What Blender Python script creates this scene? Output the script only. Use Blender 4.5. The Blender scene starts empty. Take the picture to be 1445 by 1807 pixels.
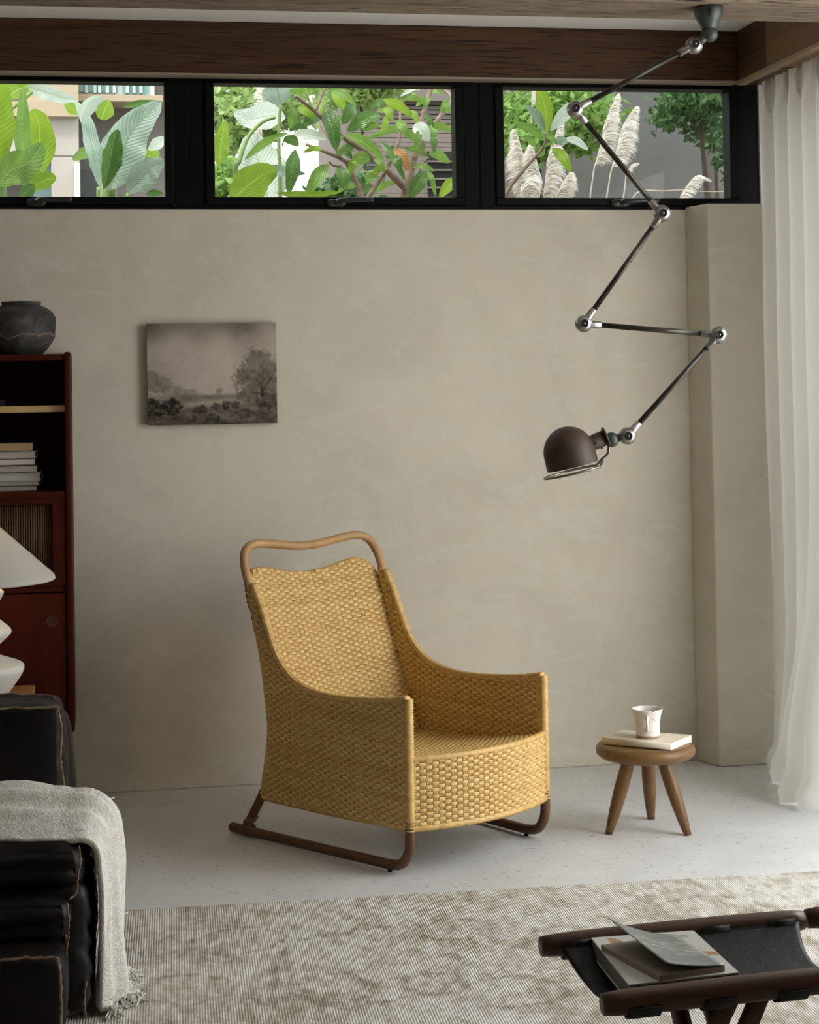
import bpy, math, random
import numpy as np
from mathutils import Vector, Matrix, noise as mnoise
random.seed(7); rng = np.random.default_rng(7)
scene = bpy.context.scene
C = scene.collection

# ------------------------------------------------------------------ camera
FPX, PPX, PPY = 3100.0, 722.5, 595.0           # focal length and principal point for a 1445 x 1807 frame
YAW, PITCH, ROLL = math.radians(10.05), math.radians(1.65), math.radians(-0.98)
CAM = np.array([0.0, 0.0, 1.4])
def _axes():
    f = np.array([math.sin(YAW)*math.cos(PITCH), math.cos(YAW)*math.cos(PITCH), math.sin(PITCH)])
    r = np.array([math.cos(YAW), -math.sin(YAW), 0.0]); u = np.cross(r, f)
    c, s = math.cos(ROLL), math.sin(ROLL)
    return c*r+s*u, -s*r+c*u, f
AR, AU, AF = _axes()
cd = bpy.data.cameras.new('camera'); cam = bpy.data.objects.new('camera', cd); C.objects.link(cam)
cd.sensor_fit = 'VERTICAL'; cd.sensor_height = 36.0; cd.sensor_width = 36.0*1445/1807
cd.lens = FPX/1807*36.0
cd.shift_x = 0.0; cd.shift_y = (PPY-903.5)/1807.0
cd.clip_start = 0.05; cd.clip_end = 200
cam.matrix_world = Matrix([[AR[0], AU[0], -AF[0], CAM[0]], [AR[1], AU[1], -AF[1], CAM[1]], [AR[2], AU[2], -AF[2], CAM[2]], [0, 0, 0, 1]])
scene.camera = cam

# ------------------------------------------------------------------ sky, sun, daylight, exposure
world = bpy.data.worlds.new('overcast_sky'); scene.world = world; world.use_nodes = True
bg = world.node_tree.nodes['Background']; bg.inputs[0].default_value = (0.93, 0.97, 1.0, 1); bg.inputs[1].default_value = 2.5
sd = bpy.data.lights.new('sun', 'SUN'); sd.energy = 3.6; sd.angle = math.radians(14); sd.color = (1.0, 0.96, 0.88)
sun = bpy.data.objects.new('sun', sd); C.objects.link(sun)
sun.rotation_euler = Vector((0.30, 0.42, -0.86)).to_track_quat('-Z', 'Y').to_euler()
ad = bpy.data.lights.new('daylight_side_glazing', 'AREA'); ad.shape = 'RECTANGLE'; ad.size = 1.25; ad.size_y = 2.35
ad.energy = 45; ad.color = (1.0, 0.985, 0.96)
al = bpy.data.objects.new('daylight_side_glazing', ad); C.objects.link(al)
al.location = (2.83, 4.10, 1.3); al.rotation_euler = Vector((-1, 0, 0)).to_track_quat('-Z', 'Y').to_euler()
scene.cycles.use_adaptive_sampling = True; scene.cycles.adaptive_threshold = 0.03; scene.cycles.max_bounces = 8; scene.cycles.diffuse_bounces = 4; scene.cycles.caustics_reflective = False; scene.cycles.caustics_refractive = False
vs = scene.view_settings
vs.view_transform = 'Standard'; vs.look = 'None'; vs.gamma = 1.0; vs.use_curve_mapping = False; vs.exposure = 0.0

# ------------------------------------------------------------------ helpers
def ray(p):
    return AR*((p[0]-PPX)/FPX) - AU*((p[1]-PPY)/FPX) + AF
def atY(p, y):
    v = ray(p); return CAM + v*((y-CAM[1])/v[1])
def atX(p, x):
    v = ray(p); return CAM + v*((x-CAM[0])/v[0])
def atZ(p, z):
    v = ray(p); return CAM + v*((z-CAM[2])/v[2])
def atD(p, d):
    return CAM + ray(p)*d

class MB:
    def __init__(s): s.v = []; s.f = []; s.m = []; s.uv = []; s.has_uv = False; s.flat = []
    def add(s, verts, faces, m=0, uv=None, flat=False):
        o = len(s.v)
        s.v.extend([tuple(map(float, p)) for p in verts])
        s.uv.extend(uv if uv is not None else [(0, 0)]*len(verts))
        if uv is not None: s.has_uv = True
        for f in faces: s.f.append(tuple(i+o for i in f)); s.m.append(m); s.flat.append(flat)
    def box(s, x0, x1, y0, y1, z0, z1, m=0):
        v = [(x, y, z) for z in (z0, z1) for y in (y0, y1) for x in (x0, x1)]
        s.add(v, [(0, 2, 3, 1), (4, 5, 7, 6), (0, 1, 5, 4), (2, 6, 7, 3), (0, 4, 6, 2), (1, 3, 7, 5)], m, flat=True)
    def hexa(s, v, m=0):     # 8 corners, bottom ring then top ring (counter-clockwise)
        s.add(v, [(3, 2, 1, 0), (4, 5, 6, 7), (0, 1, 5, 4), (1, 2, 6, 5), (2, 3, 7, 6), (3, 0, 4, 7)], m, flat=True)
    def tube(s, pts, r, seg=10, caps=True, m=0, closed=False, up=None, flatten=1.0):
        P = [Vector(p) for p in pts]; n = len(P)
        R = [r]*n if not hasattr(r, '__len__') else list(r)
        T = []
        for i in range(n):
            a = P[i-1] if (i > 0 or closed) else P[i]; b = P[(i+1) % n] if (i < n-1 or closed) else P[i]
            t = (b-a); T.append(t.normalized() if t.length > 1e-9 else Vector((0, 0, 1)))
        ref = Vector(up) if up is not None else (Vector((0, 0, 1)) if abs(T[0].z) < 0.9 else Vector((1, 0, 0)))
        N = (ref - T[0]*ref.dot(T[0])).normalized(); V = []; U = []
        L = 0
        for i in range(n):
            if i > 0:
                N = (N - T[i]*N.dot(T[i])); N = N.normalized() if N.length > 1e-6 else Vector((1, 0, 0)); L += (P[i]-P[i-1]).length
            B = T[i].cross(N)
            for k in range(seg):
                a = 2*math.pi*k/seg
                V.append(P[i] + (N*math.cos(a) + B*math.sin(a)*flatten)*R[i]); U.append((k/seg, L))
        F = []
        for i in range(n if closed else n-1):
            j = (i+1) % n
            for k in range(seg):
                k2 = (k+1) % seg
                F.append((i*seg+k, i*seg+k2, j*seg+k2, j*seg+k))
        if caps and not closed:
            F.append(tuple(reversed(range(seg)))); F.append(tuple((n-1)*seg+k for k in range(seg)))
        s.add(V, F, m, U)
    def lathe(s, prof, seg=32, M=None, m=0, caps=False):
        M = M or Matrix.Identity(4); V = []; F = []; n = len(prof)
        for (r, z) in prof:
            for k in range(seg):
                a = 2*math.pi*k/seg; V.append(M @ Vector((r*math.cos(a), r*math.sin(a), z)))
        for i in range(n-1):
            for k in range(seg):
                k2 = (k+1) % seg; F.append((i*seg+k, i*seg+k2, (i+1)*seg+k2, (i+1)*seg+k))
        if caps: F.append(tuple(reversed(range(seg)))); F.append(tuple((n-1)*seg+k for k in range(seg)))
        s.add(V, F, m)
    def grid(s, P, m=0, uv=None, closeu=False):     # P[i][j]
        nu, nv = len(P), len(P[0]); V = [p for row in P for p in row]; F = []
        U = uv if uv is not None else [(i/(nu-1), j/(nv-1)) for i in range(nu) for j in range(nv)]
        for i in range(nu if closeu else nu-1):
            i2 = (i+1) % nu
            for j in range(nv-1): F.append((i*nv+j, i2*nv+j, i2*nv+j+1, i*nv+j+1))
        s.add(V, F, m, U)
    def sphere(s, c, r, seg=16, rings=10, m=0, sc=(1, 1, 1)):
        prof = [(max(1e-5, r*math.sin(math.pi*i/rings)), -r*math.cos(math.pi*i/rings)) for i in range(rings+1)]
        s.lathe(prof, seg, Matrix.Translation(c) @ Matrix.Diagonal((*sc, 1)), m)
    def build(s, name, mats, parent=None, smooth=True, bevel=0.0, seg=2, solid=0.0, sub=0, loc=None):
        me = bpy.data.meshes.new(name); me.from_pydata(s.v, [], s.f)
        mats = mats if isinstance(mats, (list, tuple)) else [mats]
        for mt in mats: me.materials.append(mt)
        if len(mats) > 1: me.polygons.foreach_set('material_index', s.m)
        me.polygons.foreach_set('use_smooth', [smooth and not fl for fl in s.flat])
        if s.has_uv:
            lay = me.uv_layers.new(name='UVMap'); li = np.empty(len(me.loops), np.int32); me.loops.foreach_get('vertex_index', li)
            lay.data.foreach_set('uv', np.array(s.uv, np.float32)[li].ravel())
        me.update()
        o = bpy.data.objects.new(name, me); C.objects.link(o)
        if parent is not None: o.parent = parent
        if loc is not None: o.location = loc
        if bevel:
            b = o.modifiers.new('b', 'BEVEL'); b.width = bevel; b.segments = seg; b.limit_method = 'ANGLE'; b.angle_limit = math.radians(40)
        if solid:
            b = o.modifiers.new('s', 'SOLIDIFY'); b.thickness = solid; b.offset = 0
        if sub:
            b = o.modifiers.new('u', 'SUBSURF'); b.levels = sub; b.render_levels = sub
        return o

def tag(o, label=None, cat=None, group=None, kind=None):
    if label: o['label'] = label
    if cat: o['category'] = cat
    if group: o['group'] = group
    if kind: o['kind'] = kind
    return o
def thing(name, label, cat, loc=(0, 0, 0), rotz=0.0, group=None):
    o = bpy.data.objects.new(name, None); C.objects.link(o); o.location = loc; o.rotation_euler = (0, 0, rotz); o.empty_display_size = 0.05
    return tag(o, label, cat, group)
def struct(o): o['kind'] = 'structure'; return o
def spline(pts, n=8, closed=False):
    P = [np.array(p, float) for p in pts]; N = len(P); out = []
    rngi = range(N if closed else N-1)
    for i in rngi:
        if closed: p0, p1, p2, p3 = P[i-1], P[i], P[(i+1) % N], P[(i+2) % N]
        else: p0, p1, p2, p3 = P[max(i-1, 0)], P[i], P[i+1], P[min(i+2, N-1)]
        for k in range(n):
            t = k/n; t2, t3 = t*t, t*t*t
            out.append(0.5*((2*p1)+(-p0+p2)*t+(2*p0-5*p1+4*p2-p3)*t2+(-p0+3*p1-3*p2+p3)*t3))
    if not closed: out.append(P[-1])
    return out
def frame(origin, z):     # matrix whose local z is the given direction
    z = Vector(z).normalized(); x = Vector((0, 0, 1)).cross(z)
    x = x.normalized() if x.length > 1e-4 else Vector((1, 0, 0)); y = z.cross(x)
    M = Matrix((x, y, z)).transposed().to_4x4(); M.translation = Vector(origin); return M
def sm(a, b, x):
    t = min(1, max(0, (x-a)/(b-a))); return t*t*(3-2*t)
def ns(*p): return mnoise.noise(Vector(p))

# ------------------------------------------------------------------ materials
class NT:
    def __init__(s, name):
        s.mat = bpy.data.materials.new(name); s.mat.use_nodes = True; s.t = s.mat.node_tree; s.n = s.t.nodes; s.l = s.t.links
        s.bsdf = s.n['Principled BSDF']; s.out = s.n['Material Output']
    def new(s, t, **k):
        nd = s.n.new(t)
        for a, b in k.items(): setattr(nd, a, b)
        return nd
    def link(s, a, b): s.l.new(a, b)
    def coord(s, kind='Object', scale=(1, 1, 1), rot=(0, 0, 0)):
        tc = s.new('ShaderNodeTexCoord'); mp = s.new('ShaderNodeMapping'); mp.inputs['Scale'].default_value = scale; mp.inputs['Rotation'].default_value = rot
        s.link(tc.outputs[kind], mp.inputs[0]); return mp.outputs[0]
    def noise(s, vec, scale, detail=4, rough=0.55, dist=0.0):
        nd = s.new('ShaderNodeTexNoise'); nd.inputs['Scale'].default_value = scale; nd.inputs['Detail'].default_value = detail
        nd.inputs['Roughness'].default_value = rough; nd.inputs['Distortion'].default_value = dist
        if vec is not None: s.link(vec, nd.inputs['Vector'])
        return nd.outputs['Fac']
    def ramp(s, fac, stops):
        r = s.new('ShaderNodeValToRGB'); e = r.color_ramp.elements
        while len(e) < len(stops): e.new(0.5)
        for i, (p, c) in enumerate(stops): e[i].position = p; e[i].color = (*c, 1) if len(c) == 3 else c
        s.link(fac, r.inputs[0]); return r.outputs[0]
    def mix(s, fac, a, b, mode='MIX'):
        m = s.new('ShaderNodeMix', data_type='RGBA', blend_type=mode)
        for sock, v in ((m.inputs[0], fac), (m.inputs[6], a), (m.inputs[7], b)):
            if hasattr(v, 'links'): s.link(v, sock)
            elif isinstance(v, (tuple, list)): sock.default_value = (*v, 1) if len(v) == 3 else v
            else: sock.default_value = v
        return m.outputs[2]
    def math(s, op, a, b=0.5, c=None):
        m = s.new('ShaderNodeMath', operation=op)
        for i, v in enumerate((a, b, c)):
            if v is None: continue
            if hasattr(v, 'links'): s.link(v, m.inputs[i])
            else: m.inputs[i].default_value = v
        return m.outputs[0]
    def bump(s, h, strength=0.3, dist=0.01):
        b = s.new('ShaderNodeBump'); b.inputs['Strength'].default_value = strength; b.inputs['Distance'].default_value = dist
        s.link(h, b.inputs['Height']); s.link(b.outputs[0], s.bsdf.inputs['Normal']); return b.outputs[0]
    def set(s, **k):
        for a, v in k.items():
            sock = s.bsdf.inputs[a.replace('_', ' ')]
            if hasattr(v, 'links'): s.link(v, sock)
            else: sock.default_value = (*v, 1) if isinstance(v, tuple) and len(v) == 3 else v
        return s

def simple(name, col, rough=0.5, metal=0.0, col2=None, scale=20, stretch=(1, 1, 1), bump=0.0, bscale=None, spec=0.5, detail=5, bdist=0.003):
    m = NT(name); m.set(Base_Color=col, Roughness=rough, Metallic=metal); m.bsdf.inputs['Specular IOR Level'].default_value = spec
    if col2 is not None or bump:
        v = m.coord('Object', stretch)
        if col2 is not None: m.set(Base_Color=m.ramp(m.noise(v, scale, detail, 0.6), [(0.32, col), (0.68, col2)]))
        if bump: m.bump(m.noise(v, bscale or scale*3, 4, 0.6), bump, bdist)
    return m.mat

def wood(name, dark, light, axis='x', scale=1.0, rough=0.5, bump=0.15, pores=True, ring=14.0, spec=0.3):
    m = NT(name); st = {'x': (0.06, 1, 1), 'y': (1, 0.06, 1), 'z': (1, 1, 0.06)}[axis]
    v = m.coord('Object', tuple(a*scale for a in st))
    g = m.noise(v, ring, 6, 0.62, 0.6)
    col = m.ramp(g, [(0.3, dark), (0.7, light)])
    v2 = m.coord('Object', tuple(a*scale*(0.7 if a < 1 else 1.0) for a in st))
    f = m.noise(v2, 150, 3, 0.5)
    if pores:
        col = m.mix(m.ramp(f, [(0.36, (1, 1, 1)), (0.44, (0, 0, 0))]), col, tuple(c*0.35 for c in dark))
    m.set(Base_Color=col, Roughness=rough); m.bump(f, bump, 0.002); m.bsdf.inputs['Specular IOR Level'].default_value = spec
    return m.mat

def plaster(name, a, b, c):
    m = NT(name); v = m.coord('Object', (1, 1, 1))
    n1 = m.noise(v, 2.2, 6, 0.6, 0.8); n2 = m.noise(m.coord('Object', (1.0, 1, 1.6)), 7, 7, 0.68, 1.2)
    col = m.ramp(n1, [(0.34, a), (0.62, b)]); col = m.mix(m.ramp(n2, [(0.5, (0, 0, 0)), (0.72, (0.75, 0.75, 0.75))]), col, c)
    m.set(Base_Color=col, Roughness=0.82); m.bsdf.inputs['Specular IOR Level'].default_value = 0.25
    m.bump(m.mix(0.5, m.noise(v, 5, 6, 0.6), m.noise(v, 160, 2, 0.5)), 0.12, 0.006); return m.mat

def glass(name, tint=(1, 1, 1), refl=0.04):
    m = NT(name); m.n.remove(m.bsdf)
    t = m.new('ShaderNodeBsdfTransparent'); t.inputs[0].default_value = (*tint, 1)
    g = m.new('ShaderNodeBsdfGlossy'); g.inputs['Roughness'].default_value = 0.03
    mx = m.new('ShaderNodeMixShader'); lw = m.new('ShaderNodeLayerWeight'); lw.inputs[0].default_value = 0.5
    m.link(m.math('ADD', m.math('MULTIPLY', m.math('POWER', lw.outputs['Facing'], 5.0), 0.5), 0.006), mx.inputs[0]); m.link(t.outputs[0], mx.inputs[1]); m.link(g.outputs[0], mx.inputs[2]); m.link(mx.outputs[0], m.out.inputs[0]); return m.mat

def leafmat(name, a, b, trans=0.45, gloss=0.35, ribs=60.0, tcol=None, ribcol=None):
    m = NT(name); uv = m.coord('UV'); sep = m.new('ShaderNodeSeparateXYZ'); m.link(uv, sep.inputs[0])
    s_ = m.math('ABSOLUTE', m.math('SUBTRACT', sep.outputs[0], 0.5))
    ph = m.math('ADD', m.math('MULTIPLY', sep.outputs[1], ribs*1.7), m.math('MULTIPLY', s_, -ribs*0.5))
    w = m.math('SINE', ph, 0); n = m.noise(m.coord('Object'), 9, 4)
    col = m.ramp(m.math('ADD', m.math('MULTIPLY', w, 0.085), n), [(0.3, a), (0.7, b)])
    rib = m.ramp(s_, [(0.012, (1, 1, 1)), (0.03, (0, 0, 0))])
    col = m.mix(rib, col, ribcol or tuple(min(1, c*1.25+0.05) for c in b))
    m.set(Base_Color=col, Roughness=gloss); m.bump(w, 0.30, 0.002)
    tr = m.new('ShaderNodeBsdfTranslucent'); m.link(m.mix(0.5, col, tcol or tuple(c*1.2 for c in b)), tr.inputs[0])
    mx = m.new('ShaderNodeMixShader'); mx.inputs[0].default_value = trans
    m.link(m.bsdf.outputs[0], mx.inputs[1]); m.link(tr.outputs[0], mx.inputs[2]); m.link(mx.outputs[0], m.out.inputs[0]); return m.mat

def cloth(name, col, trans=0.0, rough=0.9, bscale=300, bump=0.2, col2=None, tp=0.0):
    m = NT(name); v = m.coord('Object'); n = m.noise(v, bscale, 2, 0.6)
    base = m.ramp(m.noise(v, bscale*0.12, 4, 0.6), [(0.3, col), (0.7, col2)]) if col2 else col
    m.set(Base_Color=base, Roughness=rough); m.bsdf.inputs['Specular IOR Level'].default_value = 0.2
    m.bump(n, bump, 0.003); last = m.bsdf.outputs[0]
    if trans:
        tr = m.new('ShaderNodeBsdfTranslucent'); tr.inputs[0].default_value = (*col, 1); mx = m.new('ShaderNodeMixShader'); mx.inputs[0].default_value = trans
        m.link(last, mx.inputs[1]); m.link(tr.outputs[0], mx.inputs[2]); last = mx.outputs[0]
    if tp:
        t = m.new('ShaderNodeBsdfTransparent'); mx = m.new('ShaderNodeMixShader'); mx.inputs[0].default_value = tp
        m.link(last, mx.inputs[1]); m.link(t.outputs[0], mx.inputs[2]); last = mx.outputs[0]
    m.link(last, m.out.inputs[0]); return m.mat

M_plaster = plaster('lime_plaster', (0.60, 0.552, 0.455), (0.675, 0.622, 0.515), (0.69, 0.66, 0.578))
M_white = simple('white_plaster', (0.82, 0.80, 0.76), 0.85)
M_beam_dark = wood('dark_beam_wood', (0.046, 0.020, 0.0075), (0.092, 0.042, 0.016), 'x', 1.0, 0.55)
M_beam_darky = wood('dark_beam_wood_return', (0.055, 0.027, 0.014), (0.10, 0.052, 0.027), 'y', 1.0, 0.55)
M_beam_light = wood('weathered_beam_wood', (0.13, 0.10, 0.072), (0.29, 0.232, 0.172), 'x', 1.6, 0.85, bump=0.5, pores=True, spec=0.08)
M_beam_side = wood('side_beam_wood', (0.15, 0.085, 0.040), (0.22, 0.13, 0.065), 'y', 1.0, 0.55, pores=False)
M_panel = wood('dark_timber_panelling', (0.055, 0.033, 0.020), (0.10, 0.062, 0.038), 'z', 1.0, 0.6)
M_black = simple('black_aluminium', (0.0045, 0.005, 0.0045), 0.5, spec=0.10)
M_handle = simple('dark_handle', (0.02, 0.024, 0.021), 0.32)
M_glass = glass('window_glass'); M_mesh = glass('screened_glass', (0.90, 0.91, 0.90))

def floor_mat():
    m = NT('pale_speckled_stone'); v = m.coord('Object')
    base = m.ramp(m.noise(v, 6, 6, 0.6), [(0.3, (0.595, 0.60, 0.595)), (0.7, (0.665, 0.672, 0.668))])
    fleck = m.noise(m.coord('Object', (42, 80, 1)), 1.0, 3, 0.6)
    col = m.mix(m.ramp(fleck, [(0.325, (1, 1, 1)), (0.37, (0, 0, 0))]), base, (0.29, 0.27, 0.24))
    f2 = m.noise(m.coord('Object', (70, 150, 1)), 1.0, 2, 0.5)
    col = m.mix(m.ramp(f2, [(0.66, (0, 0, 0)), (0.72, (0.7, 0.7, 0.7))]), col, (0.80, 0.79, 0.77))
    m.set(Base_Color=col, Roughness=m.math('ADD', m.math('MULTIPLY', m.noise(v, 3, 3), 0.25), 0.28)); m.bsdf.inputs['Specular IOR Level'].default_value = 0.4
    return m.mat
M_floor = floor_mat()

# ------------------------------------------------------------------ the room
WY = 6.285; SILL = 2.05; HEAD = 2.52; CEIL = 2.715
XL, XR, YB = -3.4, 2.62, -1.8
b = MB(); b.box(XL-0.2, XR+0.25, YB-0.2, WY+0.25, -0.15, 0.0); struct(b.build('floor', M_floor))
b = MB(); b.box(XL-0.2, XR+0.25, YB-0.2, WY+0.28, CEIL, CEIL+0.2); struct(b.build('ceiling', M_white))
b = MB(); b.box(XL-0.2, 2.70, WY, WY+0.22, 0, SILL)
struct(b.build('wall_back', M_plaster, bevel=0.004))
b = MB(); b.box(XL-0.2, XL, YB-0.2, WY, 0, CEIL); struct(b.build('wall_left', M_plaster))
b = MB(); b.box(XL-0.2, XR+0.25, YB-0.2, YB, 0, CEIL); struct(b.build('wall_front', M_plaster))
# pier at the right end of the back wall, its inner flank splayed
b = MB(); bz = 2.058
foot = [(2.170, WY), (2.209, 6.150), (2.445, 6.150), (2.445, WY)]
b.hexa([(x, y, 0) for x, y in foot] + [(x, y, bz) for x, y in foot]); struct(b.build('wall_pier', M_plaster, bevel=0.005))
# right wall: a short return by the corner, glazing beyond it
b = MB(); b.box(XR, XR+0.18, 6.17, WY+0.22, 0, CEIL); b.box(XR, XR+0.18, YB, 2.96, 0, CEIL); b.box(XR, XR+0.18, 2.96, 6.17, 2.5, CEIL)
struct(b.build('wall_right', M_white))
# beams
b = MB(); b.box(XL, 2.37, 6.235, WY+0.2, 2.528, CEIL); struct(b.build('trim_1', M_beam_dark, bevel=0.004))
b = MB(); b.box(XL, 2.37, 6.232, WY+0.05, 2.5205, 2.528); struct(b.build('trim_2', simple('beam_edge_strip', (0.30, 0.245, 0.185), 0.6)))
b = MB(); b.box(XL, XR, 4.900, 5.157, 2.520, CEIL+0.02); struct(b.build('trim_3', M_beam_light, bevel=0.006))
b = MB(); b.box(2.37, 2.60, 5.946, WY+0.2, 2.524, CEIL); struct(b.build('trim_4', M_beam_darky, bevel=0.003))
b = MB(); b.box(2.369, 2.60, YB, 5.946, 2.528, CEIL); struct(b.build('trim_5', M_beam_side, bevel=0.003))
b = MB(); b.box(2.366, 2.40, YB, 6.235, 2.512, 2.526); struct(b.build('trim_6', simple('curtain_track', (0.36, 0.26, 0.17), 0.5)))

def window_x(n, gx0, gx1, gz0=2.094, gz1=2.503, fx0=None, fx1=None, mesh=False):
    root = bpy.data.objects.new('window_%d' % n, None); C.objects.link(root); root['kind'] = 'structure'
    y0, y1 = WY+0.012, WY+0.10
    fx0 = gx0-0.088 if fx0 is None else fx0; fx1 = gx1+0.088 if fx1 is None else fx1
    f = MB(); f.box(fx0, fx1, y0, y1, SILL, SILL+0.014); f.box(fx0, fx1, y0, y1, HEAD-0.008, HEAD+0.02)
    f.box(fx0, gx0-0.034, y0, y1, SILL+0.014, HEAD-0.008); f.box(gx1+0.034, fx1, y0, y1, SILL+0.014, HEAD-0.008)
    f.build('outer_frame', M_black, root, bevel=0.002)
    s_ = MB(); ys0, ys1 = y0-0.010, y1-0.02
    a0, a1, c0, c1 = gx0-0.032, gx1+0.032, SILL+0.016, HEAD-0.010
    s_.box(a0, a1, ys0, ys1, c0, gz0); s_.box(a0, a1, ys0, ys1, gz1, c1); s_.box(a0, gx0, ys0, ys1, gz0, gz1); s_.box(gx1, a1, ys0, ys1, gz0, gz1)
    sash = s_.build('sash', M_black, root, bevel=0.003)
    p = MB(); p.box(gx0-0.004, gx1+0.004, ys1-0.03, ys1-0.024, gz0-0.004, gz1+0.004); p.build('pane', M_mesh if mesh else M_glass, root, smooth=False)
    return root, ys0
WIN = []
for n, (g0, g1) in enumerate(((-0.55, 0.241), (0.418, 1.298), (1.481, 2.354)), 1):
    r_, ys = window_x(n, g0, g1, mesh=(n == 3), fx1=2.47 if n == 3 else None, fx0=-0.64 if n == 1 else None); WIN.append(r_)
r_, ys = window_x(5, -1.55, -0.73); r_, ys = window_x(6, -2.55, -1.73)
def handle(root, px0, px1, py):
    a = atY((px0, py), WY-0.01); L = atY((px1, py), WY-0.01)[0]-a[0]
    h = MB(); pr = []
    n = 14
    for i in range(n+1):
        pr.append((a[0]+L*0.42*i/n, WY-0.008, 2.072))
    h.tube(pr, [0.014*math.sqrt(max(0.02, 1-(2*i/n-1)**6)) for i in range(n+1)], 14, flatten=0.6, up=(0, 0, 1))
    o = h.build('handle', M_handle, root)
    g = MB(); pts = spline([(a[0]+L*0.22, WY-0.018, 2.074), (a[0]+L*0.3, WY-0.034, 2.077), (a[0]+L*0.55, WY-0.040, 2.080), (a[0]+L, WY-0.040, 2.0805)], 6)
    g.tube(pts, [0.0125-0.0045*i/(len(pts)-1) for i in range(len(pts))], 12, flatten=0.6); g.build('lever', M_handle, o)
handle(WIN[0], 47, 128, 354); handle(WIN[1], 577, 657, 354); handle(WIN[2], 1078, 1160, 353)
# side glazing that lets the daylight in (mostly outside the picture)
g4 = bpy.data.objects.new('window_4', None); C.objects.link(g4); g4['kind'] = 'structure'
f = MB()
for y in (2.96, 6.11): f.box(XR+0.04, XR+0.12, y, y+0.06, 0.05, 2.5)
f.box(XR+0.04, XR+0.12, 2.96, 6.17, 0, 0.06); f.box(XR+0.04, XR+0.12, 2.96, 6.17, 2.44, 2.5); f.build('outer_frame', M_black, g4)
for y0_, y1_ in ((3.02, 6.11),):
    p = MB(); p.box(XR+0.075, XR+0.083, y0_, y1_, 0.06, 2.44); p.build('pane', M_glass, g4, smooth=False)
b = MB(); b.box(2.472, 2.70, WY+0.002, WY+0.2, SILL, CEIL); struct(b.build('wall_corner', M_white))

# ------------------------------------------------------------------ rug
e0 = atZ((215, 1609), 0.005); e1 = atZ((1445, 1540), 0.005); ang = math.atan2(e1[1]-e0[1], e1[0]-e0[0]); mid = (e0+e1)/2
RUG = (0.0 + 1.9*math.sin(ang), mid[1] + (0.0-mid[0])*math.tan(ang) - 1.9*math.cos(ang))
def rug_local(p):
    w = atZ(p, 0.010); dx, dy = w[0]-RUG[0], w[1]-RUG[1]; return dx*math.cos(ang)+dy*math.sin(ang), -dx*math.sin(ang)+dy*math.cos(ang)
def rug_mat():
    m = NT('faded_woven_rug'); v = m.coord('Object')
    big = m.noise(m.coord('Object', (2.6, 1.6, 1)), 1.0, 3, 0.6); mid_ = m.noise(m.coord('Object', (15, 8, 1)), 1.0, 8, 0.76, 0.1)
    streak = m.noise(m.coord('Object', (190, 7, 1)), 1.0, 3, 0.6); patch = m.noise(m.coord('Object', (30, 13, 1)), 1.0, 6, 0.72)
    base = m.ramp(m.mix(0.5, m.mix(0.55, big, mid_), patch), [(0.40, (0.35, 0.295, 0.22)), (0.47, (0.52, 0.475, 0.40)), (0.55, (0.72, 0.705, 0.66))])
    sep = m.new('ShaderNodeSeparateXYZ'); m.link(v, sep.inputs[0]); line = None
    wob = m.math('MULTIPLY', m.math('SUBTRACT', m.noise(v, 9, 3, 0.6), 0.5), 0.9)
    # worn floral medallions: outlines of petals and rosettes, rubbed away in places
    for (px, py), rx, ry, wd in (((590, 1745), 0.085, 0.10, 0.16), ((480, 1752), 0.05, 0.06, 0.3), ((770, 1735), 0.07, 0.075, 0.2), ((655, 1700), 0.22, 0.28, 0.07), ((900, 1750), 0.12, 0.10, 0.12), ((420, 1660), 0.12, 0.10, 0.1), ((1000, 1665), 0.11, 0.12, 0.12), ((1250, 1600), 0.13, 0.10, 0.12), ((330, 1745), 0.10, 0.10, 0.12), ((800, 1640), 0.10, 0.08, 0.14)):
        cx, cy = rug_local((px, py))
        dx = m.math('DIVIDE', m.math('SUBTRACT', sep.outputs[0], cx), rx); dy = m.math('DIVIDE', m.math('SUBTRACT', sep.outputs[1], cy), ry)
        d = m.math('SQRT', m.math('ADD', m.math('MULTIPLY', dx, dx), m.math('MULTIPLY', dy, dy)))
        r1 = m.math('ABSOLUTE', m.math('SUBTRACT', m.math('ADD', d, wob), 1.0))
        k = m.math('SUBTRACT', 1.0, m.math('MINIMUM', m.math('DIVIDE', r1, wd*1.6), 1.0))
        line = k if line is None else m.math('MAXIMUM', line, k)
    line = m.math('MULTIPLY', line, m.ramp(patch, [(0.38, (0.85, 0.85, 0.85)), (0.62, (0.1, 0.1, 0.1))]))
    col = m.mix(line, base, (0.25, 0.205, 0.15))
    wave = m.new('ShaderNodeTexWave', bands_direction='X', wave_profile='SIN'); wave.inputs['Scale'].default_value = 50; wave.inputs['Distortion'].default_value = 1.2; wave.inputs['Detail'].default_value = 2; wave.inputs['Detail Scale'].default_value = 2.0
    m.link(v, wave.inputs['Vector'])
    col = m.mix(m.ramp(m.mix(0.55, wave.outputs['Fac'], streak), [(0.34, (0.75, 0.75, 0.75)), (0.54, (0, 0, 0))]), col, m.mix(0.5, col, (0.19, 0.165, 0.13)))
    m.set(Base_Color=col, Roughness=0.95); m.bsdf.inputs['Specular IOR Level'].default_value = 0.1
    m.bump(wave.outputs['Fac'], 0.40, 0.003); return m.mat
b = MB(); b.box(-2.3, 2.3, -1.9, 1.9, 0.0, 0.010)
rug = b.build('area_rug', rug_mat(), bevel=0.004)
rug.rotation_euler = (0, 0, ang); rug.location = (*RUG, 0.0)
tag(rug, 'faded beige and taupe flatwoven area rug on the pale floor', 'rug')

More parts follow.
